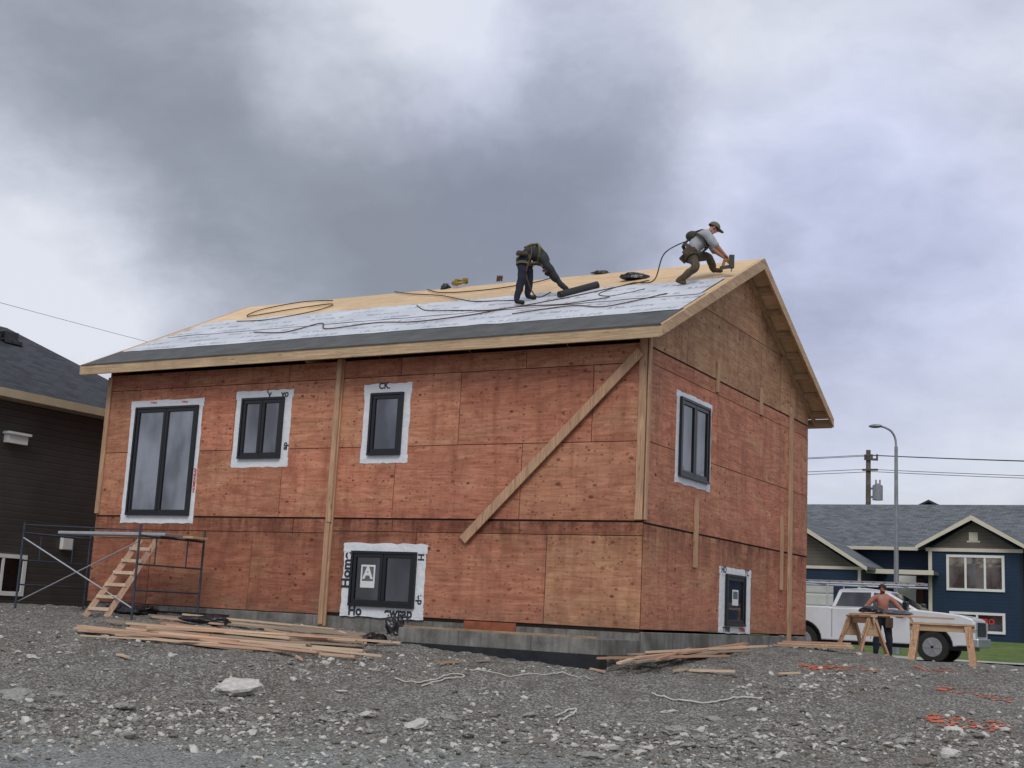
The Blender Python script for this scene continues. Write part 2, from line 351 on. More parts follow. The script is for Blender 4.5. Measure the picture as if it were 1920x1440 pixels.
def strip(name,y0,y1,dz,mat,x0=-60,x1=60,ny=10):
    b=B(); X=[x0+i*2 for i in range(int((x1-x0)/2)+1)]; Y=[y0+(y1-y0)*i/ny for i in range(ny+1)]
    b.add([(x,y,gz(x,y)+dz) for y in Y for x in X],[(j*len(X)+i,j*len(X)+i+1,(j+1)*len(X)+i+1,(j+1)*len(X)+i) for j in range(ny) for i in range(len(X)-1)],0,True)
    return b.obj(name,mat,kind="structure",fix=False)
strip("road",16.6,25.6,.05,ASPH,-60,60,30); strip("lawn",26.2,60,.06,GRASS,-60,60,30)
b=B(); X=[-60+i*2 for i in range(61)]; vs=[];fs=[]
for i,x in enumerate(X):
    z=gz(x,25.9); vs+=[(x,25.7,z-.2),(x,25.72,z+.13),(x,25.95,z+.13),(x,25.95,z-.2)]
for i in range(60):
    for j in range(3): fs.append((i*4+j,i*4+j+1,(i+1)*4+j+1,(i+1)*4+j))
b.add(vs,fs); b.obj("kerb",mk("kerb_concrete",(.55,.54,.51),.85,.1,3,.2),kind="structure")
# ------------------------------------------------------------------ stones
def rockmesh(seed,sub=2):
    bm=bmesh.new(); bmesh.ops.create_icosphere(bm,subdivisions=sub,radius=1)
    sx,sy,sz=random.uniform(.7,1.2),random.uniform(.6,1),random.uniform(.35,.6)
    for v in bm.verts:
        k=1+.42*noise.noise(v.co*1.3+V((seed*7.1,0,0)))+.16*noise.noise(v.co*3.7+V((0,seed,0)))
        v.co=V((v.co.x*sx,v.co.y*sy,v.co.z*sz))*k
    vs=[v.co.copy() for v in bm.verts]; fs=[[v.index for v in f.verts] for f in bm.faces]; bm.free(); return vs,fs
sm=[rockmesh(i,1) for i in range(14)]
ROCKA=mk("grey_stone",(.28,.275,.255),.85,.3,6,.4,20); ROCKB=mk("pale_stone",(.50,.485,.445),.85,.2,6,.4,20); ROCKC=mk("brown_stone",(.18,.16,.135),.9,.3,6,.4,20)
b=B(); cnt=0
def inhouse(x,y): return (-11.7<x<.15 and -.1<y<8.5) or (-3.6<x<.2 and -1.5<y<.2)
while cnt<9000:
    d=random.choice((random.uniform(12.5,15.5),random.uniform(12.5,18),random.uniform(12.5,20),random.uniform(16,26))); l=random.uniform(-.44,.44)*d
    x=P.x+FW.x*d+LT.x*l; y=P.y+FW.y*d+LT.y*l
    dens=.25+noise.noise(V((x*.55,y*.55,9)))*1.1+ (.35 if 13.4<d<15.2 else 0)
    if inhouse(x,y) or random.random()>dens: continue
    s=.010+.034*random.random()**3.0+(.05*random.random()**9)
    vs,fs=random.choice(sm); R=Euler((random.uniform(-.5,.5),random.uniform(-.5,.5),random.uniform(0,6.3))).to_matrix()
    o=V((x,y,gz(x,y)+s*.1)); b.add([o+(R@v)*s for v in vs],fs,random.choice((0,0,1,2,2,1))); cnt+=1
b.ch=[]
b.obj("gravel_stones",[ROCKA,ROCKB,ROCKC],kind="stuff",fix=False)
rk=[]
for i in range(8):
    vs,fs=rockmesh(20+i,3); bb_=B(); bb_.add(vs,fs); me=bb_.obj("tmp",(ROCKB,ROCKA,ROCKB,ROCKC)[i%4]); rk.append(me.data); bpy.data.objects.remove(me)
def at_px(px,py,z=None):
    # where a given sight line meets the ground surface (site survey)
    cx,cy=px-960,720-py; r=V((.87*cx+.0429*cy-1181.8,.49055*cx-.177*cy+2052.6,.0504*cx+.9834*cy+422.2)).normalized()
    tt=9.0
    while tt<60:
        q=P+r*tt
        if q.z<gz(q.x,q.y): return q
        tt+=.04
    return P+r*60
rocks=[(450,1297,.30,0),(30,1308,.22,2),(490,1338,.1,1),(235,1328,.13,0),(780,1365,.2,0),(690,1345,.1,1),(610,1352,.09,3),(845,1350,.12,0),(990,1345,.1,1),(880,1385,.1,2),(1010,1395,.12,1),(1215,1250,.14,1),(1255,1338,.09,0),(1340,1352,.1,2),(1490,1360,.08,1),(1270,1372,.14,0),(1380,1385,.1,1),(1660,1292,.07,2),(1780,1415,.16,0),(1735,1432,.13,2),(1290,1400,.1,1),(420,1335,.07,1),(640,1300,.06,2),(200,1260,.05,0),(1700,1395,.12,1),(700,1330,.08,0),(1110,1420,.12,3),(330,1280,.05,0),(925,1345,.08,3),(60,1235,.07,1),(1560,1305,.06,2),(1445,1300,.06,0)]
rr3=random.Random(21)
for i in range(44): rocks.append((rr3.uniform(560,1080),rr3.gauss(1362,18),rr3.uniform(.03,.07),rr3.randrange(4)))
for i in range(64): rocks.append((rr3.uniform(1080,1910),rr3.gauss(1394,12),rr3.uniform(.03,.08),rr3.randrange(4)))
for i in range(22): rocks.append((rr3.uniform(10,600),rr3.gauss(1315,30),rr3.uniform(.025,.05),rr3.randrange(4)))
for i,(px,py,s,k) in enumerate(rocks):
    q=at_px(px,min(1455,py)); o=link("rock",rk[(i*3+k)%8],None,label=("flat pale rock lying on the gravel" if s>.18 else "small loose rock half sunk in the gravel"),cat="rock",group="loose rocks on the gravel")
    o.location=(q.x,q.y,gz(q.x,q.y)+s*.05); o.rotation_euler=(rr3.uniform(-.25,.25),rr3.uniform(-.25,.25),rr3.uniform(0,6)); o.scale=(s,s,s*.75)
# ------------------------------------------------------------------ main house
H=V((-5.8,4.14,0)); house=thing("plywood_house",H,"unfinished two storey house sheathed in orange plywood with open gable roof","house")
XL,XR,YB=-11.55,0,8.28; RZ,RY,SL=6.74,4.14,.488; YE=-.45; XO=.38; XLO=-11.87
def zr(y): return RZ-SL*abs(y-RY)
rnd=random.Random(3)
def panels(b,f,u0,u1,rows,tanf,d0,d1,w=2.44,clip=None,g=.012):
    for ri,(z0,z1,off) in enumerate(rows):
        u=u0-off
        while u<u1-.01:
            a=max(u,u0); c=min(u+w,u1)
            if c-a>.02:
                tan,br=tanf(a,z0,rnd); b.col=(tan,rnd.random(),br)
                dd=d1+rnd.uniform(0,.005)
                if clip:
                    poly=clip(a+g/2,c-g/2,z0+g/2,z1-g/2)
                    if poly: b.prism(poly,f,d0,dd)
                else:
                    p,q=f(a+g/2,z0+g/2,d0),f(c-g/2,z1-g/2,dd); b.box(p,q)
            u+=w
    b.col=None
FF=lambda u,z,d:(u,-d,z); FG=lambda u,z,d:(d,u,z)
b=B()
def tf(a,z,r):
    if z<1.3 and a>-5.5: return (.6 if -3.7<a<-1.5 else r.choice((.25,.1,.35))),r.uniform(.86,1.08)
    if z<1.5: return r.choice((0,.0,.1)),r.uniform(.66,.88)
    return r.choice((0,.03,.12,.22,.34,0)),r.uniform(.80,1.10)
panels(b,FF,XL,-5.9,[(-.06,1.32,.9),(1.32,1.565,0)],tf,0,.012)
panels(b,FF,-5.9,XR,[(-.02,1.36,.6),(1.36,1.565,1.1)],tf,0,.012)
panels(b,FF,XL,XR,[(1.585,2.8,.35),(2.8,4.02,1.57),(4.02,4.335,.35)],tf,0,.012)
b.obj("wall",PLY,house,off=H)
b=B(); b.box((XL+.02,.001,-.06),(XR-.02,.15,4.34)); b.box((XR-.15,.02,-.02),(XR-.001,YB-.02,4.3)); b.box((XL+.001,.02,-.05),(XL+.15,YB-.02,4.3)); b.box((XL+.02,YB-.15,-.05),(XR-.02,YB-.001,4.3))
gp=[(.05,4.28),(YB-.05,4.28),(RY,zr(RY)-.16)]
b.prism(gp,FG,-.12,-.002); b.prism([(u,z) for u,z in gp],lambda u,z,d:(XL+.12+d,u,z),0,.1)
b.obj("dark_wall_backing",mk("panel_gap_shade",(.02,.012,.008),.9,.2,3,0),house,off=H)  # near-black backing: the shade in the panel gaps is put into its colour
b=B()
def tg(a,z,r): return (r.choice((0,.06,.2,.12)),r.uniform(.86,1.08)) if z<4.2 else (r.uniform(.8,1),r.uniform(.80,1.0))
panels(b,FG,0,YB,[(-.02,1.545,1.5),(1.565,2.8,.6),(2.8,4.02,1.9),(4.02,4.26,.6)],tg,0,.012)
def clip(a,c,z0,z1):
    def top(y): return zr(y)-.17
    k=24
    up=[(a+(c-a)*i/k,min(z1,top(a+(c-a)*i/k))) for i in range(k+1)]
    if a<RY<c: up=sorted(up+[(RY,min(z1,top(RY)))])
    up=[(u,z) for u,z in up if z>z0+.005]
    if len(up)<2: return None
    return [(up[0][0],z0)]+up+[(up[-1][0],z0)]
panels(b,FG,0,YB,[(4.28,5.4,.9),(5.4,6.62,2.1)],tg,0,.012,clip=clip)
b.obj("gable_wall",PLY,house,off=H)
b=B(); b.col=(.1,.3,1); b.box((XL-.012,0,-.05),(XL,YB,4.4)); b.box((XL,YB,-.05),(XR,YB+.012,4.34)); b.prism([(0,4.4),(YB,4.4),(RY,zr(RY)-.17)],lambda u,z,d:(XL-d,u,z),0,.012); b.obj("rear_wall",PLY,house,off=H)
b=B(); b.box((XL+.03,.012,-1.3),(XR-.012,YB-.03,-.065)); b.box((XL+.5,-.02,-1.3),(-5.95,.0,-.07))
b.box((-3.4,-1.33,-.40),(-.02,-1.13,-.17)); b.box((-3.4,-1.13,-.40),(-3.2,-.005,-.172)); b.box((-.22,-1.13,-.40),(-.02,-.005,-.172))
b.box((-.012,.0,-1.3),(.03,YB,-.055))
b.obj("foundation",CONC,house,off=H,bevel=.012)
b=B(); b.box((-3.41,-1.345,-1.4),(-.005,-1.1,-.385)); b.obj("waterproofing",TAR,house,off=H)
b=B(); b.box((XL-.01,-.03,-1.2),(XL+3.6,.01,-.16)); b.obj("waterproofing",TAR,house,off=H)
b=B(); b.box((-3.35,-1.28,-.168),(-.1,-1.16,-.142)); b.obj("sill_plate",mk("wet_sill_board",(.33,.22,.13),.8,.3,5,.2),house,off=H)
b=B(); b.box((-3.05,-.016,-.42),(-2.1,-.004,-.03)); b.obj("basement_hatch",mk("stained_board",(.30,.09,.045),.7,.3,5,.2),house,off=H)
b=B()
def slope_panels(b,side):
    r=random.Random(11+side)
    for ri in range(5):
        s0,s1=ri*.2,(ri+1)*.2; off=(ri%2)*1.22; x=XLO-off
        while x<XO:
            a,c=max(x,XLO),min(x+2.44,XO)
            if c-a>.05:
                if side==0: ya,yb=YE+(RY-YE)*s0,YE+(RY-YE)*s1
                else: ya,yb=8.73-(8.73-RY)*s0,8.73-(8.73-RY)*s1
                b.col=(1,r.random(),r.uniform(.95,1.25))
                g=.004; a+=g;c-=g
                ya2,yb2=(ya+g,yb-g*(ri<4)) if side==0 else (ya-g,yb+g*(ri<4))
                pts=[(a,ya2,zr(ya2)),(c,ya2,zr(ya2)),(c,yb2,zr(yb2)),(a,yb2,zr(yb2))]
                b.add([(p[0],p[1],p[2]-.018) for p in pts]+pts,[(0,1,2,3),(4,5,6,7),(0,1,5,4),(1,2,6,5),(2,3,7,6),(3,0,4,7)])
            x+=2.44
slope_panels(b,0); slope_panels(b,1)
roof=b.obj("roof",SHEATH,house,off=H)
def S(x,s,dz=0): y=YE+(RY-YE)*s; return V((x,y,zr(y)+dz))
def sheet(name,s0,s1,mat,dz,x0,x1,rag=.0,parent=roof,drop=0,waves=.006):
    b=B(); nx_=120; ns=8; vs=[]
    for j in range(ns+1):
        for i in range(nx_+1):
            s=s0+(s1-s0)*j/ns
            if j==ns: s+=rag*noise.noise(V((i*.15,s0*9,0)))
            if j==0: s+=rag*.5*noise.noise(V((i*.2,s0*5,4)))
            x=x0+(x1-x0)*i/nx_
            if i==0: x+=rag*4*noise.noise(V((j*.8,s0*3,1)))
            vs.append(S(x,s,dz+abs(noise.noise(V((x*1.5,s*8,s0))))*waves))
    b.add(vs,[(j*(nx_+1)+i,j*(nx_+1)+i+1,(j+1)*(nx_+1)+i+1,(j+1)*(nx_+1)+i) for j in range(ns) for i in range(nx_)],0,True)
    return b.obj(name,mat,parent,fix=False)
sheet("dark_underlay",-.005,.20,FELT,.006,XLO+.02,XO-.01)
sheet("white_underlay",.175,.42,MEMB,.012,XLO+.15,XO-.05,.012,waves=.015)
sheet("white_underlay",.40,.66,MEMB,.024,XLO+.3,XO-.12,.02,waves=.015)
b=B(); b.box((XLO,YE-.04,4.29),(XO,YE,4.475)); b.box((XLO-.03,8.73,4.29),(XO,8.77,4.475)); b.parts("fascia",PINEX,roof)
b=B(); b.box((XLO-.01,YE-.055,4.47),(XO+.02,YE-.001,4.486)); b.obj("drip_edge",FELT,roof)
b=B()
for side in (0,1):
    y0=YE-.04 if side==0 else 8.77
    for X0,X1 in ((XO,XO+.04),(XLO-.04,XLO)):
        p=[(y0,zr(y0)+.004),(RY,RZ+.004),(RY,RZ-.2),(y0,zr(y0)-.175)]
        b.prism(p,lambda u,v,d:(d,u,v),X0,X1)
    p=[(y0+(.05 if side==0 else -.05),zr(y0)-.03),(RY,RZ-.03),(RY,RZ-.17),(y0+(.05 if side==0 else -.05),zr(y0)-.15)]
    b.prism(p,lambda u,v,d:(d,u,v),.014,.05)
b.parts("barge_board",PINEY,roof)
b=B()
for side in (0,1):
    for k in range(8):
        y=YE+.25+k*.61
        if side: y=2*RY-y
        if abs(y-RY)<.1: continue
        b.beam((.05,y,zr(y)-.08),(XO,y,zr(y)-.08),.04,.11)
b.parts("lookout",PINEX,roof)
b=B()
x=XLO+.1
while x<XR-.1:
    for s_ in (1,-1):
        y0=YE if s_==1 else 8.73; y1=0.3 if s_==1 else 7.98
        b.beam((x,y0,zr(y0)-.10),(x,y1,zr(y1)-.10),.04,.14)
    x+=.61
b.parts("rafter_tail",PINEY,roof)
def window(label,f,fr,tape,panes,text_items=(),sticker=None,g=GLASS,split=None):
    u0,u1,z0,z1=fr; T=tape
    def bx(b,a0,a1,c0,c1,d0,d1,mi=0): b.box(f(a0,c0,d0),f(a1,c1,d1),mi)
    b=B(); w=.045
    bx(b,u0,u1,z1-w,z1,.0,.07); bx(b,u0,u1,z0,z0+w,.0,.075); bx(b,u0,u0+w,z0+w,z1-w,.0,.07); bx(b,u1-w,u1,z0+w,z1-w,.0,.07)
    edges=split or [u0+w+(u1-u0-2*w)*i/panes for i in range(panes+1)]
    for i,(a,c) in enumerate(zip(edges,edges[1:])):
        k=.065
        bx(b,a+.004,c-.004,z1-w-k,z1-w,.0,.055); bx(b,a+.004,c-.004,z0+w,z0+w+k,.0,.055); bx(b,a+.004,a+k,z0+w+k,z1-w-k,.0,.055); bx(b,c-k,c-.004,z0+w+k,z1-w-k,.0,.055)
    win=b.obj("window",BLACKF,house,off=H,bevel=.004,label=label)
    b=B(); bx(b,u0+w*.5,u1-w*.5,z0+w*.5,z1-w*.5,.004,.03); b.obj("glass",g,win)
    b=B(); t0,t1,s0,s1=T
    def rag(a0,a1,c0,c1,dd):
        k=14; poly=[]
        for i in range(k): poly.append((a0+(a1-a0)*i/k,c0+random.uniform(-.012,.012)))
        for i in range(k): poly.append((a1+random.uniform(-.010,.010),c0+(c1-c0)*i/k))
        for i in range(k): poly.append((a1-(a1-a0)*i/k,c1+random.uniform(-.012,.012)))
        for i in range(k): poly.append((a0+random.uniform(-.010,.010),c1-(c1-c0)*i/k))
        b.prism(poly,f,.010,dd)
    rag(t0,t1,s0,z0+.02,.0195); rag(t0+.01,u0+.03,s0+.04,s1-.02,.022); rag(u1-.03,t1-.01,s0+.03,s1-.01,.0225); rag(t0-.01,t1+.01,z1-.02,s1,.025)
    b.obj("flashing_tape",TAPE,win)
    for body,size,u,z,ang,mt in text_items:
        base=Matrix.Translation(f(u,z,.028))@(Euler((math.pi/2,0,0)).to_matrix().to_4x4() if f is FF else (Matrix.Rotation(math.pi/2,4,'Z')@Matrix.Rotation(math.pi/2,4,'X')))@Matrix.Rotation(ang,4,'Z')
        text(body,size,base,mt,"lettering",win)
    if sticker:
        a0,a1,c0,c1,lt=sticker
        b=B(); bx(b,a0,a1,c0,c1,.031,.033); b.box(f(a0+.03,c0+.11,.0331),f(a1-.03,c1-.03,.0335),1); b.obj("sticker",[WHITEP,mk("sticker_grey",(.12,.14,.15),.6,.1,3,0)],win)
        base=Matrix.Translation(f((a0+a1)/2,(c0+c1)/2+.05,.037))@(Euler((math.pi/2,0,0)).to_matrix().to_4x4() if f is FF else (Matrix.Rotation(math.pi/2,4,'Z')@Matrix.Rotation(math.pi/2,4,'X')))
        if lt: text(lt,(c1-c0)*.75,base,WHITEP,"sticker_letter",win)
    return win
hp=math.pi/2
window("tall black patio door with white flashing",FF,(-10.73,-9.12,1.59,3.67),(-10.88,-9.02,1.45,3.80),2,[("HOMEWRAP",.08,-9.065,2.25,hp,REDINK),("TYPAR",.055,-9.5,3.74,0,REDINK),("TYPAR",.055,-10.3,3.75,0,REDINK)],g=glass("door_glass",(.040,.043,.050),.27))
window("black twin casement window with lettered flashing",FF,(-8.06,-7.07,2.63,3.75),(-8.22,-6.90,2.48,3.88),2,[("'y",.17,-7.45,3.81,0,INK),("yo",.17,-7.08,3.80,0,INK),("ap",.15,-6.985,2.85,hp,INK)])
window("single pane black window with white flashing",FF,(-5.16,-4.48,2.65,3.73),(-5.32,-4.34,2.52,3.89),1,[("CK.",.15,-4.9,3.85,0,INK)])
window("black basement window with sticker and lettering",FF,(-5.33,-4.01,.11,1.03),(-5.51,-3.83,-.06,1.16),2,[("Home",.24,-5.425,.70,hp,INK),("Ho",.22,-5.2,.03,0,INK),("ewrap",.22,-4.32,.03,0,INK),("H",.16,-3.925,.95,hp,INK),("de",.16,-3.925,.26,hp,INK)],(-5.12,-4.83,.42,.80,"A"),GLASSD)
window("black twin window on the gable wall",FG,(1.24,2.53,2.41,3.70),(1.12,2.68,2.30,3.79),2,[])
window("narrow black basement window on gable wall",FG,(3.50,4.47,.09,.98),(3.23,4.83,-.03,1.09),1,[("HO",.16,3.42,1.04,0,INK),("YC",.16,4.6,1.04,0,INK),("TYPAR",.12,3.6,.03,0,INK),("TYPAR",.10,4.4,.03,0,REDINK)],(3.85,4.15,.45,.72,None),GLASS)
def part(name,mat,fn,bev=.004):
    b=B(); fn(b); return b.obj(name,mat,house,off=H,bevel=bev)
part("wall_post",PINEZ,lambda b:(b.box((-5.94,-.055,-.25),(-5.78,-.018,4.36)),b.box((-5.90,-.095,1.5),(-5.80,-.056,4.36)),b.box((-5.915,-.09,-.22),(-5.82,-.056,1.49))))
part("corner_board",PINEZ,lambda b:b.box((-.13,-.055,1.6),(.0,-.018,4.4)))
part("corner_board",PINEZ,lambda b:b.box((.018,-.05,1.6),(.05,.03,4.4)))
part("corner_board",PINEZ,lambda b:b.box((XL-.02,-.05,1.62),(XL+.09,-.018,4.3)))
part("diagonal_brace",PINEZ,lambda b:b.beam((-.10,-.078,4.18),(-3.12,-.078,1.24),.038,.15,up=(-.7,0,.7)))
part("wall_strip",PINEZ,lambda b:b.box((.016,2.86,4.05),(.05,2.97,4.60)))
part("wall_strip",PINEZ,lambda b:b.box((.016,5.16,4.02),(.05,5.28,4.52)))
part("wall_strip",PINEZ,lambda b:b.box((.016,1.98,1.0),(.055,2.12,2.12)))
part("wall_strip",PINEZ,lambda b:b.box((.016,6.50,.82),(.055,6.62,2.22)))
part("wall_strip",PINEZ,lambda b:b.box((.016,6.98,-.2),(.06,7.16,4.45)))
# ------------------------------------------------------------------ things on the roof
def curve_pts(pts,n=14):
    out=[]; m=len(pts)
    for i in range(m-1):
        p0,p1,p2,p3=pts[max(i-1,0)],pts[i],pts[i+1],pts[min(i+2,m-1)]
        for j in range(n):
            t_=j/n; out.append(tuple(.5*((2*b_)+(-a_+c_)*t_+(2*a_-5*b_+4*c_-d_)*t_*t_+(-a_+3*b_-3*c_+d_)*t_**3) for a_,b_,c_,d_ in zip(p0,p1,p2,p3)))
    out.append(tuple(pts[-1])); return out
def roofrope(pts,r,mat,label,tail=None):
    c=[S(x,s,.035) for x,s in curve_pts(pts)]
    b=B(); b.tube(c,r); return b.obj("rope",mat,label=label,cat="rope",group="safety ropes on the roof")
roofrope([(-10.6,.62),(-9.6,.60),(-8.8,.72),(-8.9,.84),(-9.8,.8),(-10.7,.72),(-10.9,.86),(-10.2,.96),(-9.2,.93)],.012,ROPE,"brown safety rope looped over bare roof sheathing")
roofrope([(-9.0,.35),(-8.0,.30),(-7.6,.42),(-7.0,.3),(-6,.34),(-5,.30),(-4,.34),(-3.2,.42),(-2.2,.40),(-1.5,.46)],.011,ROPE,"dark rope lying along the white roof underlay")
roofrope([(-7.8,1.0),(-7.0,.90),(-6.0,.80),(-5.2,.68),(-4.6,.6),(-3.6,.55)],.012,ROPE,"brown rope running from ridge to the worker")
roofrope([(-6.9,.98),(-6.1,.86),(-5.0,.84),(-4.2,.9),(-3.9,.98)],.012,ROPE,"brown rope slack below the ridge")
roofrope([(-6.0,.62),(-5.4,.50),(-4.6,.45),(-3.6,.40),(-2.6,.5),(-1.9,.62),(-1.3,.72)],.012,ROPE,"dark rope crossing the underlay between workers")
roofrope([(-3.0,.30),(-2.0,.36),(-1.2,.30),(-.4,.44)],.010,ROPE,"thin dark rope near the lower roof edge")
def coil(x,s,r,mat,label):
    b=B(); pts=[]
    for i in range(90):
        a=i*.42; rr=r*(.6+.4*random.random()); p=S(x,s,.04+.001*i); pts.append(p+V((math.cos(a)*rr*1.3,math.sin(a)*rr*.7,math.sin(a)*rr*.33+random.random()*.05)))
    b.tube(pts,.014); b.obj("rope_coil",mat,label=label,cat="rope")
coil(-6.15,1.0,.16,ROPEY,"heap of yellow rope and hose on the ridge")
coil(-5.2,1.0,.05,ROPE,"small coil of dark rope on the ridge")
def blobthing(name,loc,sx,sy,sz,mat,label,cat,seed=0,rz=0,amp=.35):
    bm=bmesh.new(); bmesh.ops.create_icosphere(bm,subdivisions=4,radius=1)
    for v in bm.verts:
        k=1+amp*noise.noise(v.co*1.6+V((seed,0,0)))+amp*.6*abs(noise.noise(v.co*4.3+V((0,seed,0))))
        v.co=V((v.co.x*sx,v.co.y*sy,max(-.25,v.co.z)*sz))*k
    me=bpy.data.meshes.new(name); bm.to_mesh(me); bm.free(); me.materials.append(mat)
    for p in me.polygons: p.use_smooth=True
    o=link(name,me,label=label,cat=cat); o.location=loc; o.rotation_euler=(0,0,rz); return o
blobthing("tool_bag",S(-1.75,.80,.03),.30,.12,.09,BAG,"black tool bag lying on the underlay","bag",3,.5)
blobthing("tool_bag",S(-2.9,1.0,.02),.16,.06,.05,BAG,"small dark bag on the roof ridge","bag",5,.3)
blobthing("tool_bag",S(-6.5,1.0,.0),.10,.10,.10,BAG,"small dark pouch beside the yellow rope","bag",8,.3)
b=B(); a=S(-2.66,.53,.08); c=S(-2.22,.67,.08); b.cyl(a,c,.07,n=20); b.cyl(a-(c-a)*.01,c+(c-a)*.01,.035,n=14,mi=1); b.obj("underlay_roll",[mk("black_felt_roll",(.03,.031,.033),.8,.2,5,.2),BAG],label="black roll of roofing underlay on the slope",cat="roll")
# ------------------------------------------------------------------ people
def skin(vs,rad,ed,roots,sub=2):
    me=bpy.data.meshes.new("s"); me.from_pydata([tuple(v) for v in vs],ed,[]); o=bpy.data.objects.new("s",me); sc.collection.objects.link(o)
    o.modifiers.new("k",'SKIN'); m=o.modifiers.new("d",'SUBSURF'); m.levels=sub; m.render_levels=sub
    for i,s_ in enumerate(me.skin_vertices[0].data):
        r=rad[i]; s_.radius=(r,r) if not isinstance(r,tuple) else r; s_.use_root=(i in roots)
    dg=bpy.context.evaluated_depsgraph_get(); r_=bpy.data.meshes.new_from_object(o.evaluated_get(dg)); bpy.data.objects.remove(o); return r_
SKIN1=mk("tanned_skin",(.42,.20,.13),.55,.12,9,.1,40)
def person(loc,F,J,mats,segm,label,hands,look,headdir):
    """J: joint->(forward,right,up). mats index: 0 skin 1 shirt 2 trousers 3 boots 4 glove 5 eye 6 brow"""
    F=V(F).normalized(); Rr=V((F.y,-F.x,0))
    th=thing("person",loc,label,"person")
    g={k:F*v[0]+Rr*v[1]+V((0,0,v[2])) for k,v in J.items()}
    hd=(F*headdir[0]+Rr*headdir[1]+V((0,0,headdir[2]))).normalized()
    lk=(F*look[0]+Rr*look[1]+V((0,0,look[2]))).normalized(); lk=(lk-hd*lk.dot(hd)).normalized()
    g['skull']=g['neck']+hd*.11+lk*.02; g['crown']=g['neck']+hd*.19+lk*.01; g['chin']=g['neck']+hd*.055+lk*.06
    names=['pelvis','waist','chest','collar','neck','skull','crown','chin']
    rad=[.135,.125,.150,.10,.056,.088,.062,.045]
    ed=[(0,1),(1,2),(2,3),(3,4),(4,5),(5,6),(5,7)]
    for sd_ in ('R','L'):
        k=len(names); names+=['sh'+sd_,'el'+sd_,'wr'+sd_,'pa'+sd_]
        g['pa'+sd_]=g['wr'+sd_]+(g['wr'+sd_]-g['el'+sd_]).normalized()*.06
        rad+=[.072,.050,.030,.034]; ed+=[(3,k),(k,k+1),(k+1,k+2),(k+2,k+3)]
        k=len(names); names+=['hip'+sd_,'kn'+sd_,'an'+sd_,'toe'+sd_]
        rad+=[.100,.068,.050,.042]; ed+=[(0,k),(k,k+1),(k+1,k+2),(k+2,k+3)]
    me=skin([g[q] for q in names],rad,ed,{0})
    segs=[(g[a],g[b_],m) for a,b_,m in segm]
    bm=bmesh.new(); bm.from_mesh(me)
    def near(p):
        best=9;mm=0
        for a,b_,m in segs:
            ab=b_-a; t_=max(0,min(1,(p-a).dot(ab)/max(ab.length_squared,1e-6))); dd=(p-a-ab*t_).length
            if dd<best: best=dd;mm=m
        return mm
    for f in bm.faces: f.material_index=near(f.calc_center_median()); f.smooth=True
    for v in bm.verts:
        if any(f.material_index in (1,2) and mats[f.material_index]!=mats[0] for f in v.link_faces):
            v.co+=v.normal*(.012+.020*noise.noise(v.co*9+V(loc)))
    for sd_ in ('R','L'):
        curl,closed=hands[sd_]; wr,pa=g['wr'+sd_],g['pa'+sd_]; ax=(pa-wr).normalized()
        side=ax.cross(V((0,0,1)) if abs(ax.z)<.9 else F).normalized(); nrm=side.cross(ax).normalized()
        if sd_=='L': side=-side
        vs=[];rr=[];ee=[];ro=set()
        for i,(ln,off) in enumerate(((.072,.028),(.082,.010),(.076,-.009),(.060,-.027))):
            k=len(vs); ro.add(k); q=pa+side*off; dirv=ax.copy(); vs.append(q-ax*.02); rr.append(.0095)
            for j in range(3):
                dirv=(dirv+(-nrm)*curl*.55).normalized(); q=q+dirv*ln*(.42,.32,.26)[j]*(1.15 if j==0 else 1); vs.append(q); rr.append((.0095,.009,.0075)[j])
            ee+=[(k,k+1),(k+1,k+2),(k+2,k+3)]
        k=len(vs); ro.add(k); q=wr+ax*.035+side*.024; vs+=[q,q+side*.028+ax*.02-nrm*.012,q+side*.036+ax*.052-nrm*.03]; rr+=[.012,.011,.009]; ee+=[(k,k+1),(k+1,k+2)]
        fm=skin(vs,rr,ee,ro,1); k=len(bm.faces); bm.from_mesh(fm); bm.faces.ensure_lookup_table()
        for f in bm.faces[k:]: f.material_index=4 if closed else 0; f.smooth=True
    sdv=hd.cross(lk).normalized(); hc=g['skull']
    def blob_(c,r,mi,sq=(1,1,1)):
        k=len(bm.faces); M=Matrix.Translation(c)@Matrix((sdv,lk,hd)).transposed().to_4x4()@Matrix.Diagonal((r*sq[0],r*sq[1],r*sq[2],1)); bmesh.ops.create_icosphere(bm,subdivisions=2,radius=1,matrix=M); bm.faces.ensure_lookup_table()
        for f in bm.faces[k:]: f.material_index=mi; f.smooth=True
    blob_(hc+lk*.088-hd*.01,.017,0,(.8,1.2,1.4))
    for s_ in (-1,1):
        blob_(hc+lk*.074+sdv*.031*s_+hd*.008,.010,5,(1.1,.7,.6)); blob_(hc+sdv*.082*s_-hd*.01,.020,0,(.5,.9,1.4)); blob_(hc+lk*.076+sdv*.031*s_+hd*.026,.013,6,(1.3,.5,.35))
    blob_(hc+lk*.074-hd*.048,.018,5,(1.1,.5,.28))
    me2=bpy.data.meshes.new("body")
    for m in mats: me2.materials.append(m)
    bm.to_mesh(me2); bm.free()
    link("body",me2,th)
    return th,g,hd,lk,sdv
EYE=mk("dark_eye",(.02,.012,.01),.4,.1,3,0); HAIRM=mk("dark_hair",(.03,.02,.014),.8,.3,30,.4,60)
NAVY=mk("navy_workwear",(.014,.018,.032),.85,.3,9,.3,30); NAVY2=mk("dark_jacket",(.030,.034,.036),.85,.3,9,.3,30); BOOTK=mk("black_boots",(.012,.011,.010),.6,.2,8,.2)
GREYT=mk("grey_tshirt",(.34,.35,.37),.85,.12,7,.3,25); BROWNP=mk("brown_work_trousers",(.085,.065,.042),.9,.45,14,.4,25); BOOTB=mk("brown_boots",(.10,.055,.025),.7,.3,9,.3)
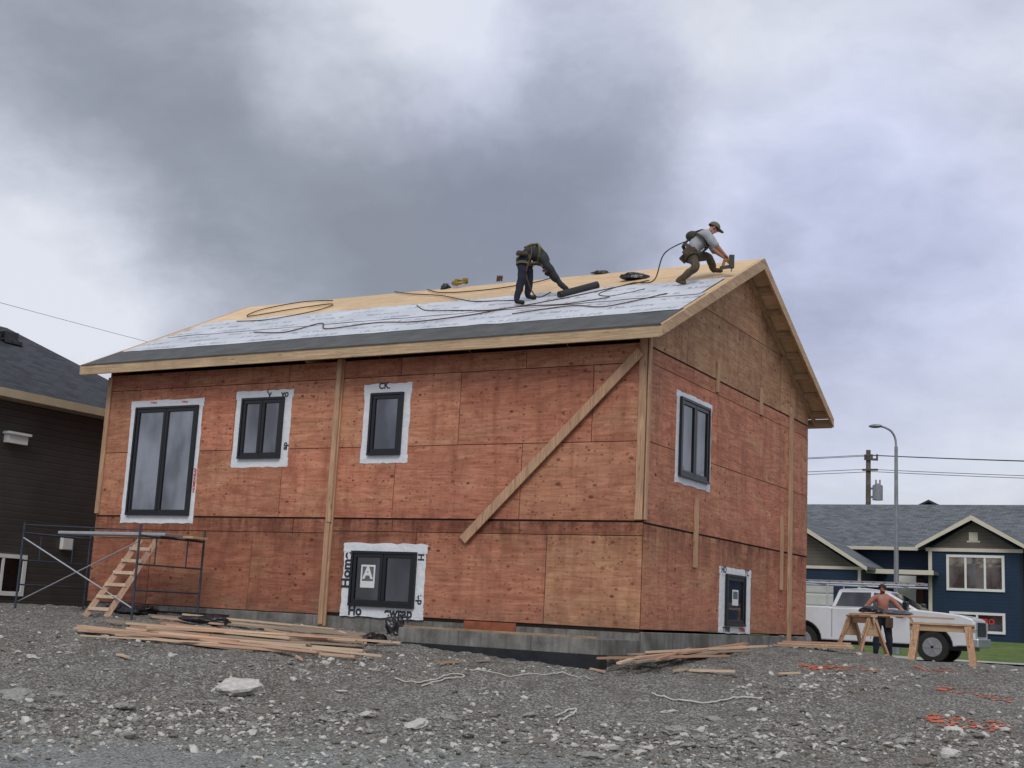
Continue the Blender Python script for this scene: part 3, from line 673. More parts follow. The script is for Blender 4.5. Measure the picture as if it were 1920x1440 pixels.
HARN=mk("harness_webbing",(.13,.11,.045),.8,.3,20,.3); HARND=mk("dark_harness",(.05,.045,.03),.8,.3,20,.3); LEATH=mk("leather_pouch",(.08,.05,.03),.75,.25,9,.3); CAPM=mk("khaki_cap",(.13,.12,.09),.85,.2,12,.2); GLOVE=mk("dark_glove",(.03,.03,.03),.8,.2,9,.2)
SEG=[('pelvis','waist',1),('waist','chest',1),('chest','collar',1),('collar','shR',1),('collar','shL',1),('collar','neck',0),('neck','skull',0),('skull','crown',0),('skull','chin',0),('pelvis','hipR',2),('pelvis','hipL',2)]
for s_ in 'RL': SEG+=[('hip'+s_,'kn'+s_,2),('kn'+s_,'an'+s_,2),('an'+s_,'toe'+s_,3)]
def arms(up,lo): return [x for s_ in 'RL' for x in (('sh'+s_,'el'+s_,up),('el'+s_,'wr'+s_,lo),('wr'+s_,'pa'+s_,4 if lo!=0 else 0))]
FP=(.87,.49,0)
def ring(b,c,ax,r1,n=24,w=.045,th_=.012,mi=0,side=None,sq=.8):
    ax=ax.normalized(); a=ax.cross(side).normalized(); s2=a.cross(ax)
    for i in range(n):
        t0,t1=2*math.pi*i/n,2*math.pi*(i+1)/n
        p=c+(s2*math.cos(t0)+a*math.sin(t0)*sq)*r1; q=c+(s2*math.cos(t1)+a*math.sin(t1)*sq)*r1
        b.beam(p,q,th_,w,mi,up=ax)
def harness(th,g,F,mat,pad=True):
    F=V(F).normalized(); Rr=V((F.y,-F.x,0)); sp=(g['collar']-g['pelvis']).normalized()
    b=B()
    ring(b,g['pelvis']+sp*.03,sp,.170,side=Rr,w=.06,sq=.9); ring(b,g['chest'],sp,.178,side=Rr,w=.04,sq=.97)
    bk=sp.cross(Rr).normalized()
    if bk.dot(F)>0 and bk.z<0: bk=-bk
    bk=bk if bk.z>0 or bk.dot(F)<0 else -bk
    for s_,sd_ in ((1,'R'),(-1,'L')):
        b.tube([g['pelvis']+bk*.155+Rr*.07*s_,g['waist']+bk*.155+Rr*.03*s_,g['chest']+bk*.180+Rr*.05*s_,g['collar']+bk*.11+Rr*.09*s_,g['collar']-bk*.02+Rr*.10*s_+sp*.09,g['collar']-bk*.11+Rr*.09*s_,g['chest']-bk*.175+Rr*.07*s_,g['pelvis']-bk*.155+Rr*.06*s_],.018)
        ring(b,g['hip'+sd_].lerp(g['kn'+sd_],.3),g['kn'+sd_]-g['hip'+sd_],.115,side=Rr,w=.045,sq=1)
    if pad: b.ball(g['chest'].lerp(g['waist'],.3)+bk*.15,.12,0,1,1,.8)
    b.obj("harness",mat,th)
    for s_ in (1,-1):
        b=B(); c=g['pelvis']+Rr*.20*s_-sp*.02; b.beam(c+sp*.07,c-sp*.12,.07,.14,up=F); b.obj("tool_pouch",LEATH,th,bevel=.015)
    return bk
def cap(th,g,hd,lk,sdv,mat):
    b=B(); c=g['skull']+hd*.022; n_=16; vs=[]
    for i in range(6):
        ph=i/5*math.pi/2
        for j in range(n_):
            a=2*math.pi*j/n_; vs.append(c+(sdv*math.cos(a)*.098+lk*math.sin(a)*.112)*math.cos(ph)+hd*.10*math.sin(ph))
    b.add(vs,[(i*n_+j,i*n_+(j+1)%n_,(i+1)*n_+(j+1)%n_,(i+1)*n_+j) for i in range(5) for j in range(n_)],0,True)
    br=[c+sdv*math.cos(a)*.085+lk*(.07+math.sin(a)*.12)+hd*(.0-.012*math.sin(a)) for a in [math.pi*i/10 for i in range(11)]]
    b.add(br+[p-hd*.008 for p in br],[list(range(11)),list(range(21,10,-1))]+[(i,i+1,i+12,i+11) for i in range(10)]+[(10,0,11,21)],0)
    b.obj("cap",mat,th)
def hair(th,g,hd,lk,sdv,mat,full=True):
    b=B(); c=g['skull']+hd*.012-lk*.012; n_=18; vs=[]
    for i in range(9):
        ph=-.45+i/8*(math.pi/2+.45)
        for j in range(n_):
            a=2*math.pi*j/n_; fr_=max(0,math.sin(a)); p2=max(ph,-.45+fr_*1.0); vs.append(c+(sdv*math.cos(a)*.094+lk*math.sin(a)*.102)*math.cos(p2)+hd*.097*math.sin(p2)*(1 if p2>0 else .9))
    b.add(vs,[(i*n_+j,i*n_+(j+1)%n_,(i+1)*n_+(j+1)%n_,(i+1)*n_+j) for i in range(8) for j in range(n_)],0,True); b.obj("hair",mat,th)
def ru(f,s): return .24*f-.42*s
J=dict(pelvis=(-.03,-.02,.88),waist=(.08,-.05,.96),chest=(.20,-.08,.96),collar=(.33,-.11,.88),neck=(.40,-.13,.79),
 shR=(.31,.07,.83),shL=(.33,-.28,.84),elR=(.52,.06,.56),elL=(.54,-.26,.58),wrR=(.70,.0,.34),wrL=(.76,-.16,.38),
 hipR=(-.05,.08,.83),hipL=(.0,-.12,.83),knR=(-.05,.13,.43),knL=(.09,-.13,.48),anR=(-.13,.15,ru(-.13,.15)+.09),anL=(.07,-.13,ru(.07,-.13)+.09),toeR=(.03,.17,ru(.03,.17)+.045),toeL=(.24,-.13,ru(.24,-.13)+.045))
th,g,hd,lk,sdv=person((-3.27,1.78,zr(1.78)+.02),FP,J,[SKIN1,NAVY2,NAVY,BOOTK,GLOVE,EYE,HAIRM],SEG+arms(1,1),"person in dark workwear and harness bending over roofing roll",{'R':(.9,True),'L':(.9,True)},(-.3,0,-1),(.30,-.15,-.95))
harness(th,g,FP,HARN,False); hair(th,g,hd,lk,sdv,HAIRM)
b=B(); b.tube(curve_pts([tuple(g['waist']+V((0,0,.16))),tuple(g['waist']+V((.16,-.25,-.1))),(.2,-.3,.45),(.28,-.05,.10),(.5,.1,.2)],6),.012); b.obj("lanyard",ROPE,th)
J=dict(pelvis=(.18,-.02,.60),waist=(.27,-.02,.71),chest=(.38,-.03,.83),collar=(.47,-.03,.92),neck=(.54,-.03,.97),
 shR=(.47,.16,.87),shL=(.50,-.22,.90),elR=(.62,.20,.68),elL=(.66,-.24,.72),wrR=(.77,.12,.56),wrL=(.82,-.10,.56),
 hipR=(.17,.09,.55),hipL=(.20,-.12,.56),knR=(.30,.24,.28),knL=(.57,-.20,.60),anR=(-.03,.12,ru(-.03,.12)+.09),anL=(.66,-.36,ru(.66,-.36)+.09),toeR=(.14,.15,ru(.14,.15)+.045),toeL=(.84,-.36,ru(.84,-.36)+.045))
O2=V((-.50,2.26,zr(2.26)+.02))
th2,g2,hd,lk,sdv=person(tuple(O2),FP,J,[SKIN1,GREYT,BROWNP,BOOTB,GLOVE,EYE,HAIRM],SEG+arms(1,0),"person in grey t-shirt, cap and harness crouching with nail gun",{'R':(.9,False),'L':(.9,False)},(1,0,-.45),(.42,0,.9))
harness(th2,g2,FP,HARND); cap(th2,g2,hd,lk,sdv,CAPM)
b=B(); b.tube(curve_pts([tuple(O2+g2['chest']+V((-.17,-.05,.02))),tuple(O2+V((-.15,-.25,.52))),tuple(S(-1.05,.64,.10)),tuple(S(-1.6,.70,.03)),tuple(S(-1.9,.55,.03)),tuple(S(-1.5,.48,.03)),tuple(S(-1.05,.56,.03))]),.011); b.obj("safety_rope",BOOTK,label="dark safety rope clipped to the crouching worker's harness",cat="rope",group="safety ropes on the roof")
GUNG=mk("dark_tool_plastic",(.045,.05,.03),.45,.1,6,.05); gl=O2+g2['paR']+V((.03,.02,-.06)); GUNO=mk("orange_tool_grip",(.30,.12,.04),.5,.1,6,.05)
b=B(); F=V((.87,.49,0)).normalized()
b.beam(F*-.07,F*.09,.06,.055,1); b.beam(F*.06+V((0,0,.09)),F*.06+V((0,0,-.14)),.08,.085,0,up=F); b.beam(F*-.06+V((0,0,.0)),F*-.09+V((0,0,-.12)),.04,.05,1,up=F); b.beam(F*.05+V((0,0,-.11)),F*-.14+V((0,0,-.15)),.03,.06,0); b.cyl(F*.06+V((0,0,-.14)),F*.06+V((0,0,-.20)),.014,n=10,mi=2)
o=b.obj("nail_gun",[GUNG,GUNO,STEEL],bevel=.008,label="dark nail gun with orange grip held against the roof",cat="tool"); o.location=gl
x3,y3=.60,12.2
FC=(.38,-.92,0)
J=dict(pelvis=(0,0,.93),waist=(.01,0,1.06),chest=(.03,0,1.24),collar=(.05,0,1.40),neck=(.06,0,1.49),
 shR=(.03,.20,1.37),shL=(.03,-.20,1.37),elR=(.06,.38,1.16),elL=(.06,-.38,1.17),wrR=(.18,.52,.96),wrL=(.20,-.56,.99),
 hipR=(0,.10,.88),hipL=(0,-.10,.88),knR=(.03,.13,.48),knL=(.05,-.14,.48),anR=(-.02,.15,.09),anL=(.0,-.16,.09),toeR=(.16,.17,.045),toeL=(.17,-.19,.045))
SK3=mk("sunburnt_skin",(.38,.155,.11),.5,.18,9,.1,40)
th3,g3,hd,lk,sdv=person((x3,y3,gz(x3,y3)),FC,J,[SK3,SK3,NAVY,BOOTK,SK3,EYE,HAIRM],SEG+arms(0,0),"shirtless person in dark trousers standing behind wooden sawhorses",{'R':(.6,False),'L':(.6,False)},(1,.3,-.4),(.2,.1,1))
hair(th3,g3,hd,lk,sdv,HAIRM)
b=B(); sp=V((0,0,1)); ring(b,g3['pelvis']+V((0,0,.05)),sp,.165,side=V((FC[1],-FC[0],0)).normalized(),w=.06,sq=.95); b.beam(g3['pelvis']+V((.18,-.1,.02)),g3['pelvis']+V((.18,-.1,-.2)),.12,.14); b.obj("tool_belt",LEATH,th3)
# ------------------------------------------------------------------ sawhorses
def sawhorse(loc,rz,label):
    th=thing("sawhorse",loc,label,"sawhorse","wooden sawhorses",rz)
    b=B(); b.beam((-.6,0,.77),(.6,0,.77),.14,.04); b.beam((-.6,0,.69),(.6,0,.69),.04,.12); b.obj("beam",PINEX,th,bevel=.004)
    for sx in (-1,1):
        for sy in (-1,1):
            b=B(); b.beam((.47*sx,.04*sy,.75),(.57*sx,.30*sy,0),.13,.04,up=(0,sy,0)); b.obj("leg",PINEZ,th,bevel=.003)
        b=B(); b.prism([(-.10,.72),(.10,.72),(.22,.38),(-.22,.38)],lambda u,v,d:(d,u,v),.50*sx-.012,.50*sx+.012); b.obj("gusset",PINEY,th)
    return th
sawhorse((1.05,8.6,gz(1.05,8.6)),-.9,"weathered wooden sawhorse carrying boards and tools")
sawhorse((2.68,8.3,gz(2.68,8.3)),.15,"wooden sawhorse standing on the gravel")
def board_mesh(m):
    b=B(); b.box((-.5,-.045,-.019),(.5,.045,.019)); o=b.obj("tmp",m); q=o.data; bpy.data.objects.remove(o); return q
bmats=[wood("board_light",(.72,.54,.38),0),wood("board_orange",(.52,.30,.19),0),wood("board_pink",(.66,.43,.30),0),wood("board_grey",(.40,.31,.23),0)]
bms=[board_mesh(m) for m in bmats]
def board(p,q,wid=.09,th_=.034,mi=None,label="pale sawn board lying on the gravel",group="boards in loose piles",roll_=0):
    p,q=V(p),V(q); d=q-p; o=link("board",bms[random.choice((0,0,1,2,2,3)) if mi is None else mi],None,label=label,cat="board",group=group)
    o.location=(p+q)/2; yaw=math.atan2(d.y,d.x); pit=-math.atan2(d.z,math.hypot(d.x,d.y)); o.rotation_euler=(roll_,pit,yaw); o.scale=(d.length,wid/.09,th_/.038); return o
zt=gz(1.05,8.6)+.81
board((.9,8.62,zt),(2.9,8.25,zt-.02),.14,label="board laid across two sawhorses",group="boards on sawhorses")
board((.75,8.85,zt+.0),(2.0,8.75,zt+.04),.14,label="board laid across two sawhorses",group="boards on sawhorses")
blobthing("tool_bag",(1.25,8.65,zt+.07),.22,.14,.10,BAG,"dark tool bag resting on the sawhorse boards","bag",11,.2)
blobthing("work_jacket",(1.75,8.6,zt+.05),.28,.16,.06,mk("grey_cloth",(.12,.13,.15),.9,.3,8,.3),"crumpled grey jacket on the sawhorse boards","jacket",12,.1)
rnd2=random.Random(5)
dirp=V((.94,.34,0)).normalized(); nrm=V((-.34,.94,0))
for i in range(32):
    L=rnd2.uniform(1.2,4.3); lay=i//12; c=V((-5.25,-3.25,0))+dirp*rnd2.uniform(-.9,.9)+nrm*rnd2.uniform(-.9,.9)*(1-.2*lay)
    a=rnd2.gauss(0,.13); dv=V((dirp.x*math.cos(a)-dirp.y*math.sin(a),dirp.x*math.sin(a)+dirp.y*math.cos(a),0))
    p=c-dv*L/2; q=c+dv*L/2; ex=.035+lay*.04+rnd2.uniform(0,.025); zz=gz(c.x,c.y)
    p.z=max(gz(p.x,p.y),zz-.1)+ex; q.z=max(gz(q.x,q.y),zz-.1)+ex+rnd2.uniform(0,.05); board(p,q,rnd2.choice((.04,.06,.09,.12)),rnd2.choice((.02,.03,.038)))
for (p,q) in [((-8.6,-1.3),(-4.0,-1.0)),((-8.2,-.9),(-5.0,-.8)),((-6.8,-1.6),(-3.9,-1.5)),((-8.3,-1.5),(-6.4,-1.9)),((-5.5,-1.9),(-3.6,-2.3)),((-4.6,-1.2),(-3.6,-1.9)),((-7.6,-1.1),(-4.4,-1.5)),((-7.0,-.7),(-4.2,-1.0))]:
    board((*p,gz(*p)+.05),(*q,gz(*q)+.06),.07,.03)
for i,(x0_,y0_,x1_,y1_,z0_,z1_,w_) in enumerate([(.22,-1.25,.75,2.6,-.43,-.26,.09),(.40,-1.0,.55,3.0,-.40,-.22,.09),(.15,-.7,.95,2.2,-.37,-.27,.07),(.55,-1.3,.70,1.6,-.44,-.30,.10),(.10,-1.6,1.05,.9,-.42,-.34,.07),(.62,.2,.45,3.4,-.32,-.18,.10),(.3,-.4,.9,3.1,-.33,-.20,.07),(.75,-1.1,.25,1.4,-.40,-.28,.06),(.5,-1.8,.2,-.2,-.46,-.38,.07)]):
    board((x0_,y0_,max(z0_,gz(x0_,y0_)+.03)),(x1_,y1_,max(z1_,gz(x1_,y1_)+.04)),w_,.028)
for k in range(3):
    board((.50+.06*k,4.85+.1*k,-.20+.035*k),(1.95-.05*k,4.45+.06*k,-.17+.035*k),.2,.03)
q0=at_px(1335,1265); board((q0.x-.3,q0.y-.1,gz(q0.x,q0.y)+.03),(q0.x+.3,q0.y+.1,gz(q0.x,q0.y)+.05),.06)
for (px,py) in [(560,1240),(905,1245),(1120,1262),(1480,1268),(1640,1262),(230,1238),(1275,1262),(840,1248)]:
    q0=at_px(px,py); a=rnd2.uniform(0,3); l_=rnd2.uniform(.08,.2); board((q0.x-l_*math.cos(a),q0.y-l_*math.sin(a),gz(q0.x,q0.y)+.02),(q0.x+l_*math.cos(a),q0.y+l_*math.sin(a),gz(q0.x,q0.y)+.04),.04,.025,label="short wood offcut lying on the gravel",group="offcuts on the gravel")
blobthing("plastic_sheet",(-3.72,-1.5,gz(-3.7,-1.5)+.04),.20,.12,.10,BAG,"crumpled black plastic sheet by the foundation ledge","plastic sheet",21,.9,.5)
blobthing("plastic_sheet",(-3.50,-1.30,-.22),.12,.07,.22,BAG,"black plastic hanging over the foundation ledge","plastic sheet",25,.4,.7)
blobthing("plastic_sheet",(-6.9,-1.7,gz(-6.9,-1.7)+.04),.35,.2,.09,BAG,"flat black plastic sheet beside the boards","plastic sheet",31,.4,.5)
blobthing("plastic_sheet",(-9.4,-.9,gz(-9.4,-.9)+.05),.45,.25,.12,BAG,"heap of black plastic under the scaffold","plastic sheet",35,.1,.5)
def ground_cord(pxs,r,mat,label,nm="cord",cat="cord",z=.015):
    pts=[tuple(at_px(*p)) for p in pxs]; c=curve_pts(pts,10); c=[(x,y,gz(x,y)+z+.02*abs(noise.noise(V((x*9,y*9,1))))) for x,y,_ in c]; b=B(); b.tube(c,r,5); b.obj(nm,mat,label=label,cat=cat)
ground_cord([(740,1277),(800,1282),(850,1268),(870,1274),(830,1280),(790,1290)],.010,CORDW,"pale cord tangled on the gravel")
ground_cord([(880,1262),(930,1266),(1000,1268),(1060,1268),(1110,1278)],.008,CORDW,"long pale cord lying on the gravel")
ground_cord([(1222,1306),(1260,1318),(1330,1322),(1380,1312),(1430,1313)],.012,CORDW,"pale strap lying on the gravel")
ground_cord([(1040,1350),(1060,1340),(1080,1335),(1070,1345),(1050,1355),(1045,1362)],.013,CORDW,"short pale strap knotted on the gravel")
def scrap(px,py,wx,n_,label):
    b=B(); q=at_px(px,py)
    for k in range(n_):
        d=V((LT.x,LT.y)); c0=V((q.x,q.y))+d*random.uniform(-wx,wx)+V((FW.x,FW.y))*random.uniform(-.22,.22); L=random.uniform(.08,.35); a=random.uniform(-.7,.7)
        e1=V((d.x*math.cos(a)-d.y*math.sin(a),d.x*math.sin(a)+d.y*math.cos(a))); n1_=V((-e1.y,e1.x)); w_=random.uniform(.008,.03)
        L_=[];R_=[]
        for j in range(7):
            p=c0+e1*L*(j/6-.5)+n1_*random.uniform(-.015,.015); ww=w_*random.uniform(.3,1); a1=p+n1_*ww; a2=p-n1_*ww
            L_.append((a1.x,a1.y,gz(a1.x,a1.y)+.008+random.random()*.006)); R_.append((a2.x,a2.y,gz(a2.x,a2.y)+.008+random.random()*.006))
        b.add(L_+R_,[(j,j+1,j+8,j+7) for j in range(6)])
    b.obj("mesh_scrap",ORANGE,label=label,cat="plastic netting",group="scraps of orange netting")
scrap(1565,1253,.5,30,"torn orange plastic netting on the gravel"); scrap(1790,1294,.28,12,"torn orange plastic netting on the gravel"); scrap(1815,1362,.42,30,"torn orange plastic netting on the gravel"); scrap(1865,1312,.2,8,"torn orange plastic netting on the gravel"); scrap(1740,1258,.3,8,"torn orange plastic netting on the gravel")
# ------------------------------------------------------------------ scaffold
gs=gz(-10,-1)
sc_=thing("scaffold",(-10,-1,gs),"frame scaffold with aluminium plank and cross braces beside the wall","scaffold")
OS=V((-10,-1,gs))
def fl(p): return V(p)-OS
xa,xb,yA,yB=-11.15,-8.30,-2.0,-.45; zb=gz(-10,-1.2)
for x in (xa,xb):
    b=B()
    for y in (yA,yB): b.cyl(fl((x,y,gz(x,y)-.02)),fl((x,y,zb+1.52)),.020,n=10)
    for z in (.42,.85): b.cyl(fl((x,yA,zb+z)),fl((x,yB,zb+z)),.014,n=8)
    b.cyl(fl((x,yA,zb+1.33)),fl((x,yB,zb+1.33)),.020,n=8); b.cyl(fl((x,yA+.4,zb+.85)),fl((x,yA+.4,zb+1.33)),.012,n=8); b.cyl(fl((x,yB-.4,zb+.85)),fl((x,yB-.4,zb+1.33)),.012,n=8)
    b.obj("end_frame",BLUST,sc_)
b=B(); b.cyl(fl((xa,yA,zb+1.25)),fl((xb,yA,zb+.12)),.014,n=8); b.obj("cross_brace",ALU,sc_)
b=B(); b.cyl(fl((xa,yA+.03,zb+.12)),fl((xb,yA+.03,zb+1.25)),.011,n=8); b.obj("cross_brace",ALU,sc_)
b=B(); b.cyl(fl((xa,yA,zb+1.48)),fl((xb,yA,zb+1.42)),.010,n=8); b.obj("guard_rail",BLUST,sc_)
b=B(); b.box(fl((xa+.35,-1.55,zb+1.355)),fl((xb+.12,-1.10,zb+1.41))); b.obj("plank",ALU,sc_,bevel=.01)
b=B(); b.box(fl((xa+.6,-.95,zb+1.355)),fl((xb+.2,-.55,zb+1.395))); b.obj("plank",PINEX,sc_,bevel=.005)
lx0,ly0=-8.98,-2.15; ld=thing("wooden_ladder",(lx0,ly0,gz(lx0,ly0)),"rough wooden ladder leaning against the scaffold","ladder")
d=V((.42,.62,1.34)); sdv_=V((.87,.49,0))*.155
for s_ in (-1,1):
    b=B(); b.beam(sdv_*s_*1.15,sdv_*s_*.9+d,.045,.09); b.obj("rail",bmats[2],ld)
for i in range(6):
    c=d*(.10+.155*i); b=B(); b.beam(c-sdv_*1.15-V((0,.05,0)),c+sdv_*1.15-V((0,.05,0)),.03,.055); b.obj("rung",bmats[0],ld)
# ------------------------------------------------------------------ dark neighbour house
ND=V((-18,1.5,-.3)); nd=thing("dark_house",ND,"neighbouring house with dark brown lap siding and charcoal hip roof","house")
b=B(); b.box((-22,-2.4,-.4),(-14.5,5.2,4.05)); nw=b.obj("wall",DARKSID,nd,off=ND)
b=B()
e0,e1,ya,yb=-22.4,-14.1,-2.8,5.55; zc=4.12; zt_=6.35; rx=-18.25
vs=[(e1,ya,zc),(e1,yb,zc),(e0,yb,zc),(e0,ya,zc),(rx,2.7,zt_),(rx,.2,zt_)]
b.add(vs,[(0,1,4,5),(1,2,4),(2,3,5,4),(3,0,5),(0,3,2,1)]); nr=b.obj("roof",SHGD,nd,off=ND)
b=B(); b.box((e1-.005,ya,zc-.16),(e1+.03,yb+.03,zc+.012)); b.box((e0,yb-.005,zc-.16),(e1-.01,yb+.03,zc+.01)); b.box((e1-.4,ya,zc-.165),(e1-.01,yb-.01,zc-.12)); b.parts("fascia",TANT,nr)
for (yy,zz) in ((1.1,5.86),(1.75,5.8)):
    b=B(); xx=rx+.75; b.box((xx,yy,zz+.02),(xx+.4,yy+.42,zz+.23)); b.box((xx-.04,yy-.05,zz-.1),(xx+.5,yy+.47,zz+.03)); b.obj("roof_vent",BAG,nr,bevel=.03)
b=B(); b.box((-14.5,.0,3.08),(-14.36,.5,3.28)); b.box((-14.5,-.04,3.26),(-14.30,.54,3.31)); b.obj("wall_vent",WHITEP,nd,off=ND)
b=B(); b.box((-14.5,1.75,.98),(-14.40,2.05,1.26)); b.obj("meter_box",WHITEP,nd,off=ND,bevel=.02)
b=B(); b.box((-14.5,-.2,-.05),(-14.46,.92,.04)); b.box((-14.5,-.2,.72),(-14.46,.92,.80)); b.box((-14.5,.83,.04),(-14.46,.92,.72)); b.box((-14.5,.3,.04),(-14.465,.36,.72)); nwin=b.obj("window",WHITEP,nd,off=ND)
b=B(); b.box((-14.5,-.2,.04),(-14.485,.85,.72)); b.obj("glass",GLASSD,nwin)
# ------------------------------------------------------------------ blue house across the road
NB=V((-4,38,0)); nb=thing("blue_house",NB,"navy blue split level house with cream trimmed gables","house")
b=B(); b.box((-16,37.0,-.4),(.15,46,3.5)); b.box((-3.25,36.0,-.4),(.15,37.2,3.6)); b.box((-11.2,34.0,-.4),(-5.55,37.1,2.7))
b.prism([(-3.25,3.6),(.15,3.6),(-1.55,4.66)],lambda u,v,d:(u,d,v),36.0,37)
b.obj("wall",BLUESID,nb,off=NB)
def gable_roof_x(b,x0,x1,y0,y1,ze,zp,th_=.12):
    ym=(y0+y1)/2
    b.prism([(y0,ze),(ym,zp),(y1,ze),(y1,ze-th_),(ym,zp-th_),(y0,ze-th_)],lambda u,v,d:(d,u,v),x0,x1)
def gable_roof_y(b,x0,x1,y0,y1,ze,zp,th_=.12):
    xm=(x0+x1)/2
    b.prism([(x0,ze),(xm,zp),(x1,ze),(x1,ze-th_),(xm,zp-th_),(x0,ze-th_)],lambda u,v,d:(u,d,v),y0,y1)
b=B(); gable_roof_x(b,-17,1.8,36.4,47.0,3.62,5.85)
gable_roof_y(b,-3.72,.62,35.55,41,3.62,4.87,.1)
gable_roof_y(b,-11.6,-5.15,33.55,39,2.62,4.62,.1)
b.box((-5.6,35.0,2.45),(-2.9,36.45,2.58))
br=b.obj("roof",SHGG,nb,off=NB)
b=B()
def rake(b,x0,x1,y,ze,zp,t_=.17):
    xm=(x0+x1)/2
    b.prism([(x0,ze-.02),(xm,zp-.02),(xm,zp-t_-.05),(x0,ze-t_)],lambda u,v,d:(u,d,v),y-.05,y-.004); b.prism([(xm,zp-.02),(x1,ze-.02),(x1,ze-t_),(xm,zp-t_-.05)],lambda u,v,d:(u,d,v),y-.05,y-.004)
rake(b,-3.72,.62,35.55,3.62,4.87); rake(b,-11.6,-5.15,33.55,2.62,4.62)
b.box((-17,36.34,3.46),(-3.8,36.396,3.60)); b.box((-3.4,35.93,3.42),(.3,35.99,3.56)); b.box((-11.3,33.93,2.5),(-5.4,33.99,2.62)); b.box((-5.6,34.94,2.42),(-2.9,34.995,2.60)); b.box((-3.30,35.95,-.3),(-3.16,35.99,3.45)); b.box((-5.62,33.96,-.3),(-5.5,33.99,2.5))
b.parts("trim",CREAM,br)
GBS=siding("grey_brown_siding",(.13,.115,.095),.14)
b=B(); b.prism([(-3.15,3.57),(.05,3.57),(-1.55,4.62)],lambda u,v,d:(u,d,v),35.97,35.995); b.prism([(-11,2.63),(-5.7,2.63),(-8.37,4.3)],lambda u,v,d:(u,d,v),33.97,33.995)
b.parts("gable_siding",GBS,br)
b=B(); b.box((-1.72,35.94,3.85),(-1.38,35.965,4.2)); b.box((-1.8,35.95,3.80),(-1.3,35.968,3.86)); b.obj("gable_vent",CREAM,br)
GLASSB=glass("pale_curtained_glass",(.12,.125,.13),.30)
def bwin(x0,x1,z0,z1,y,n_,lab=None,txt=None,gl_=GLASS):
    b=B(); w_=.10
    b.box((x0,y-.06,z0),(x1,y,z0+w_)); b.box((x0,y-.06,z1-w_),(x1,y,z1)); b.box((x0,y-.055,z0+w_),(x0+w_,y,z1-w_)); b.box((x1-w_,y-.055,z0+w_),(x1,y,z1-w_))
    for i in range(1,n_):
        xx=x0+(x1-x0)*i/n_; b.box((xx-.04,y-.05,z0+w_),(xx+.04,y,z1-w_))
    wn=b.obj("window",WHITEP,nb,off=NB); b=B(); b.box((x0+w_/2,y-.02,z0+w_/2),(x1-w_/2,y-.005,z1-w_/2)); b.obj("glass",gl_,wn)
    if txt:
        text(txt,.28,Matrix.Translation((x0*.35+x1*.65,y-.07,(z0+z1)/2+.05))@Matrix.Rotation(math.pi/2,4,'X'),REDINK,"lettering",wn)
bwin(-2.60,-.40,1.88,3.30,36.0,3,gl_=GLASSB); bwin(-2.5,-.40,.25,1.06,36.0,2,txt="STRO")
b=B(); b.box((-4.9,36.93,.5),(-4.0,36.995,2.45)); b.obj("door",WHITEP,nb,off=NB)
b=B(); b.box((-3.95,36.93,.5),(-3.7,36.99,2.45)); b.obj("side_light",GLASSD,nb,off=NB)
b=B(); b.box((-11,33.95,-.3),(-6.6,33.995,2.0))
b.obj("garage_door",siding("garage_panels",(.5,.5,.48),.5),nb,off=NB)
L0=V((-7.3,60,0)); t_=thing("grey_house",L0,"distant house whose dark roof peak shows behind","house")
b=B(); b.box((-9.2,56,-.8),(-5.4,66,6.0)); b.obj("wall",siding("pale_siding",(.3,.3,.3)),t_,off=L0); b=B(); gable_roof_y(b,-9.8,-4.8,55.4,66.6,6.2,7.45); b.obj("roof",SHGD,t_,off=L0)
L0=V((8,36,0)); t_=thing("navy_house",L0,"navy sided house with grey shingle roof","house")
b=B(); b.box((2.7,36.3,-.8),(13.7,45.7,3.6)); b.prism([(36.3,3.55),(45.7,3.55),(41,5.35)],lambda u,v,d:(d,u,v),2.7,13.7); b.obj("wall",BLUESID,t_,off=L0)
b=B(); gable_roof_x(b,2.4,14,36,46,3.6,5.6); b.obj("roof",SHGG,t_,off=L0)
# ------------------------------------------------------------------ street lamp and utility pole
lx,ly=-2.85,28.5; lz=gz(lx,ly)
lp=thing("street_lamp",(lx,ly,lz),"tall grey steel street lamp with curved arm","street lamp")
b=B(); b.cyl((0,0,0),(0,0,7.3),.10,.06,14); arm=[(0,0,7.25),(-.03,-.0,7.6),(-.15,-.08,7.85),(-.35,-.16,7.98),(-.5,-.22,8.02)]; b.tube(curve_pts(arm,6),.04,8); b.cyl((0,0,0),(0,0,.5),.15,.13,14); b.obj("pole",STEEL,lp)
b=B(); b.ball((-.66,-.3,8.02),.19,0,1.3,.7,.38); b.obj("lamp_head",STEEL,lp)
ux,uy=-11.4,58.5
up_=thing("utility_pole",(ux,uy,-.2),"weathered wooden utility pole with transformer and crossarm","utility pole")
b=B(); b.cyl((0,0,0),(0,0,10.9),.19,.14,12); b.obj("pole",mk("weathered_pole",(.13,.11,.09),.9,.3,4,.3),up_)
b=B(); b.cyl((.60,-.2,7.9),(.60,-.2,8.75),.30,n=16); b.cyl((.60,-.2,8.75),(.60,-.2,8.88),.30,.1,16); b.beam((.1,0,8.6),(.4,-.15,8.6),.1,.12); b.beam((.1,0,8.1),(.4,-.15,8.1),.1,.12); b.cyl((.5,-.2,8.8),(.5,-.2,9.1),.05,n=8); b.cyl((.73,-.2,8.8),(.73,-.2,9.1),.05,n=8); b.obj("transformer",STEEL,up_)
CW=mk("crossarm_wood",(.11,.09,.075),.9,.3,4,.2)
b=B(); b.beam((-.2,-.16,10.35),(.6,-.16,10.3),.1,.12)
for xx in (-.15,.25,.55): b.cyl((xx,-.16,10.35),(xx,-.16,10.62),.06,n=8)
b.obj("crossarm",CW,up_)
b=B(); b.beam((-.3,-.18,9.7),(.6,-.18,9.7),.1,.12); b.obj("crossarm",CW,up_)
WIRE=mk("wire_black",(.05,.05,.055),.6,.1,3,0)
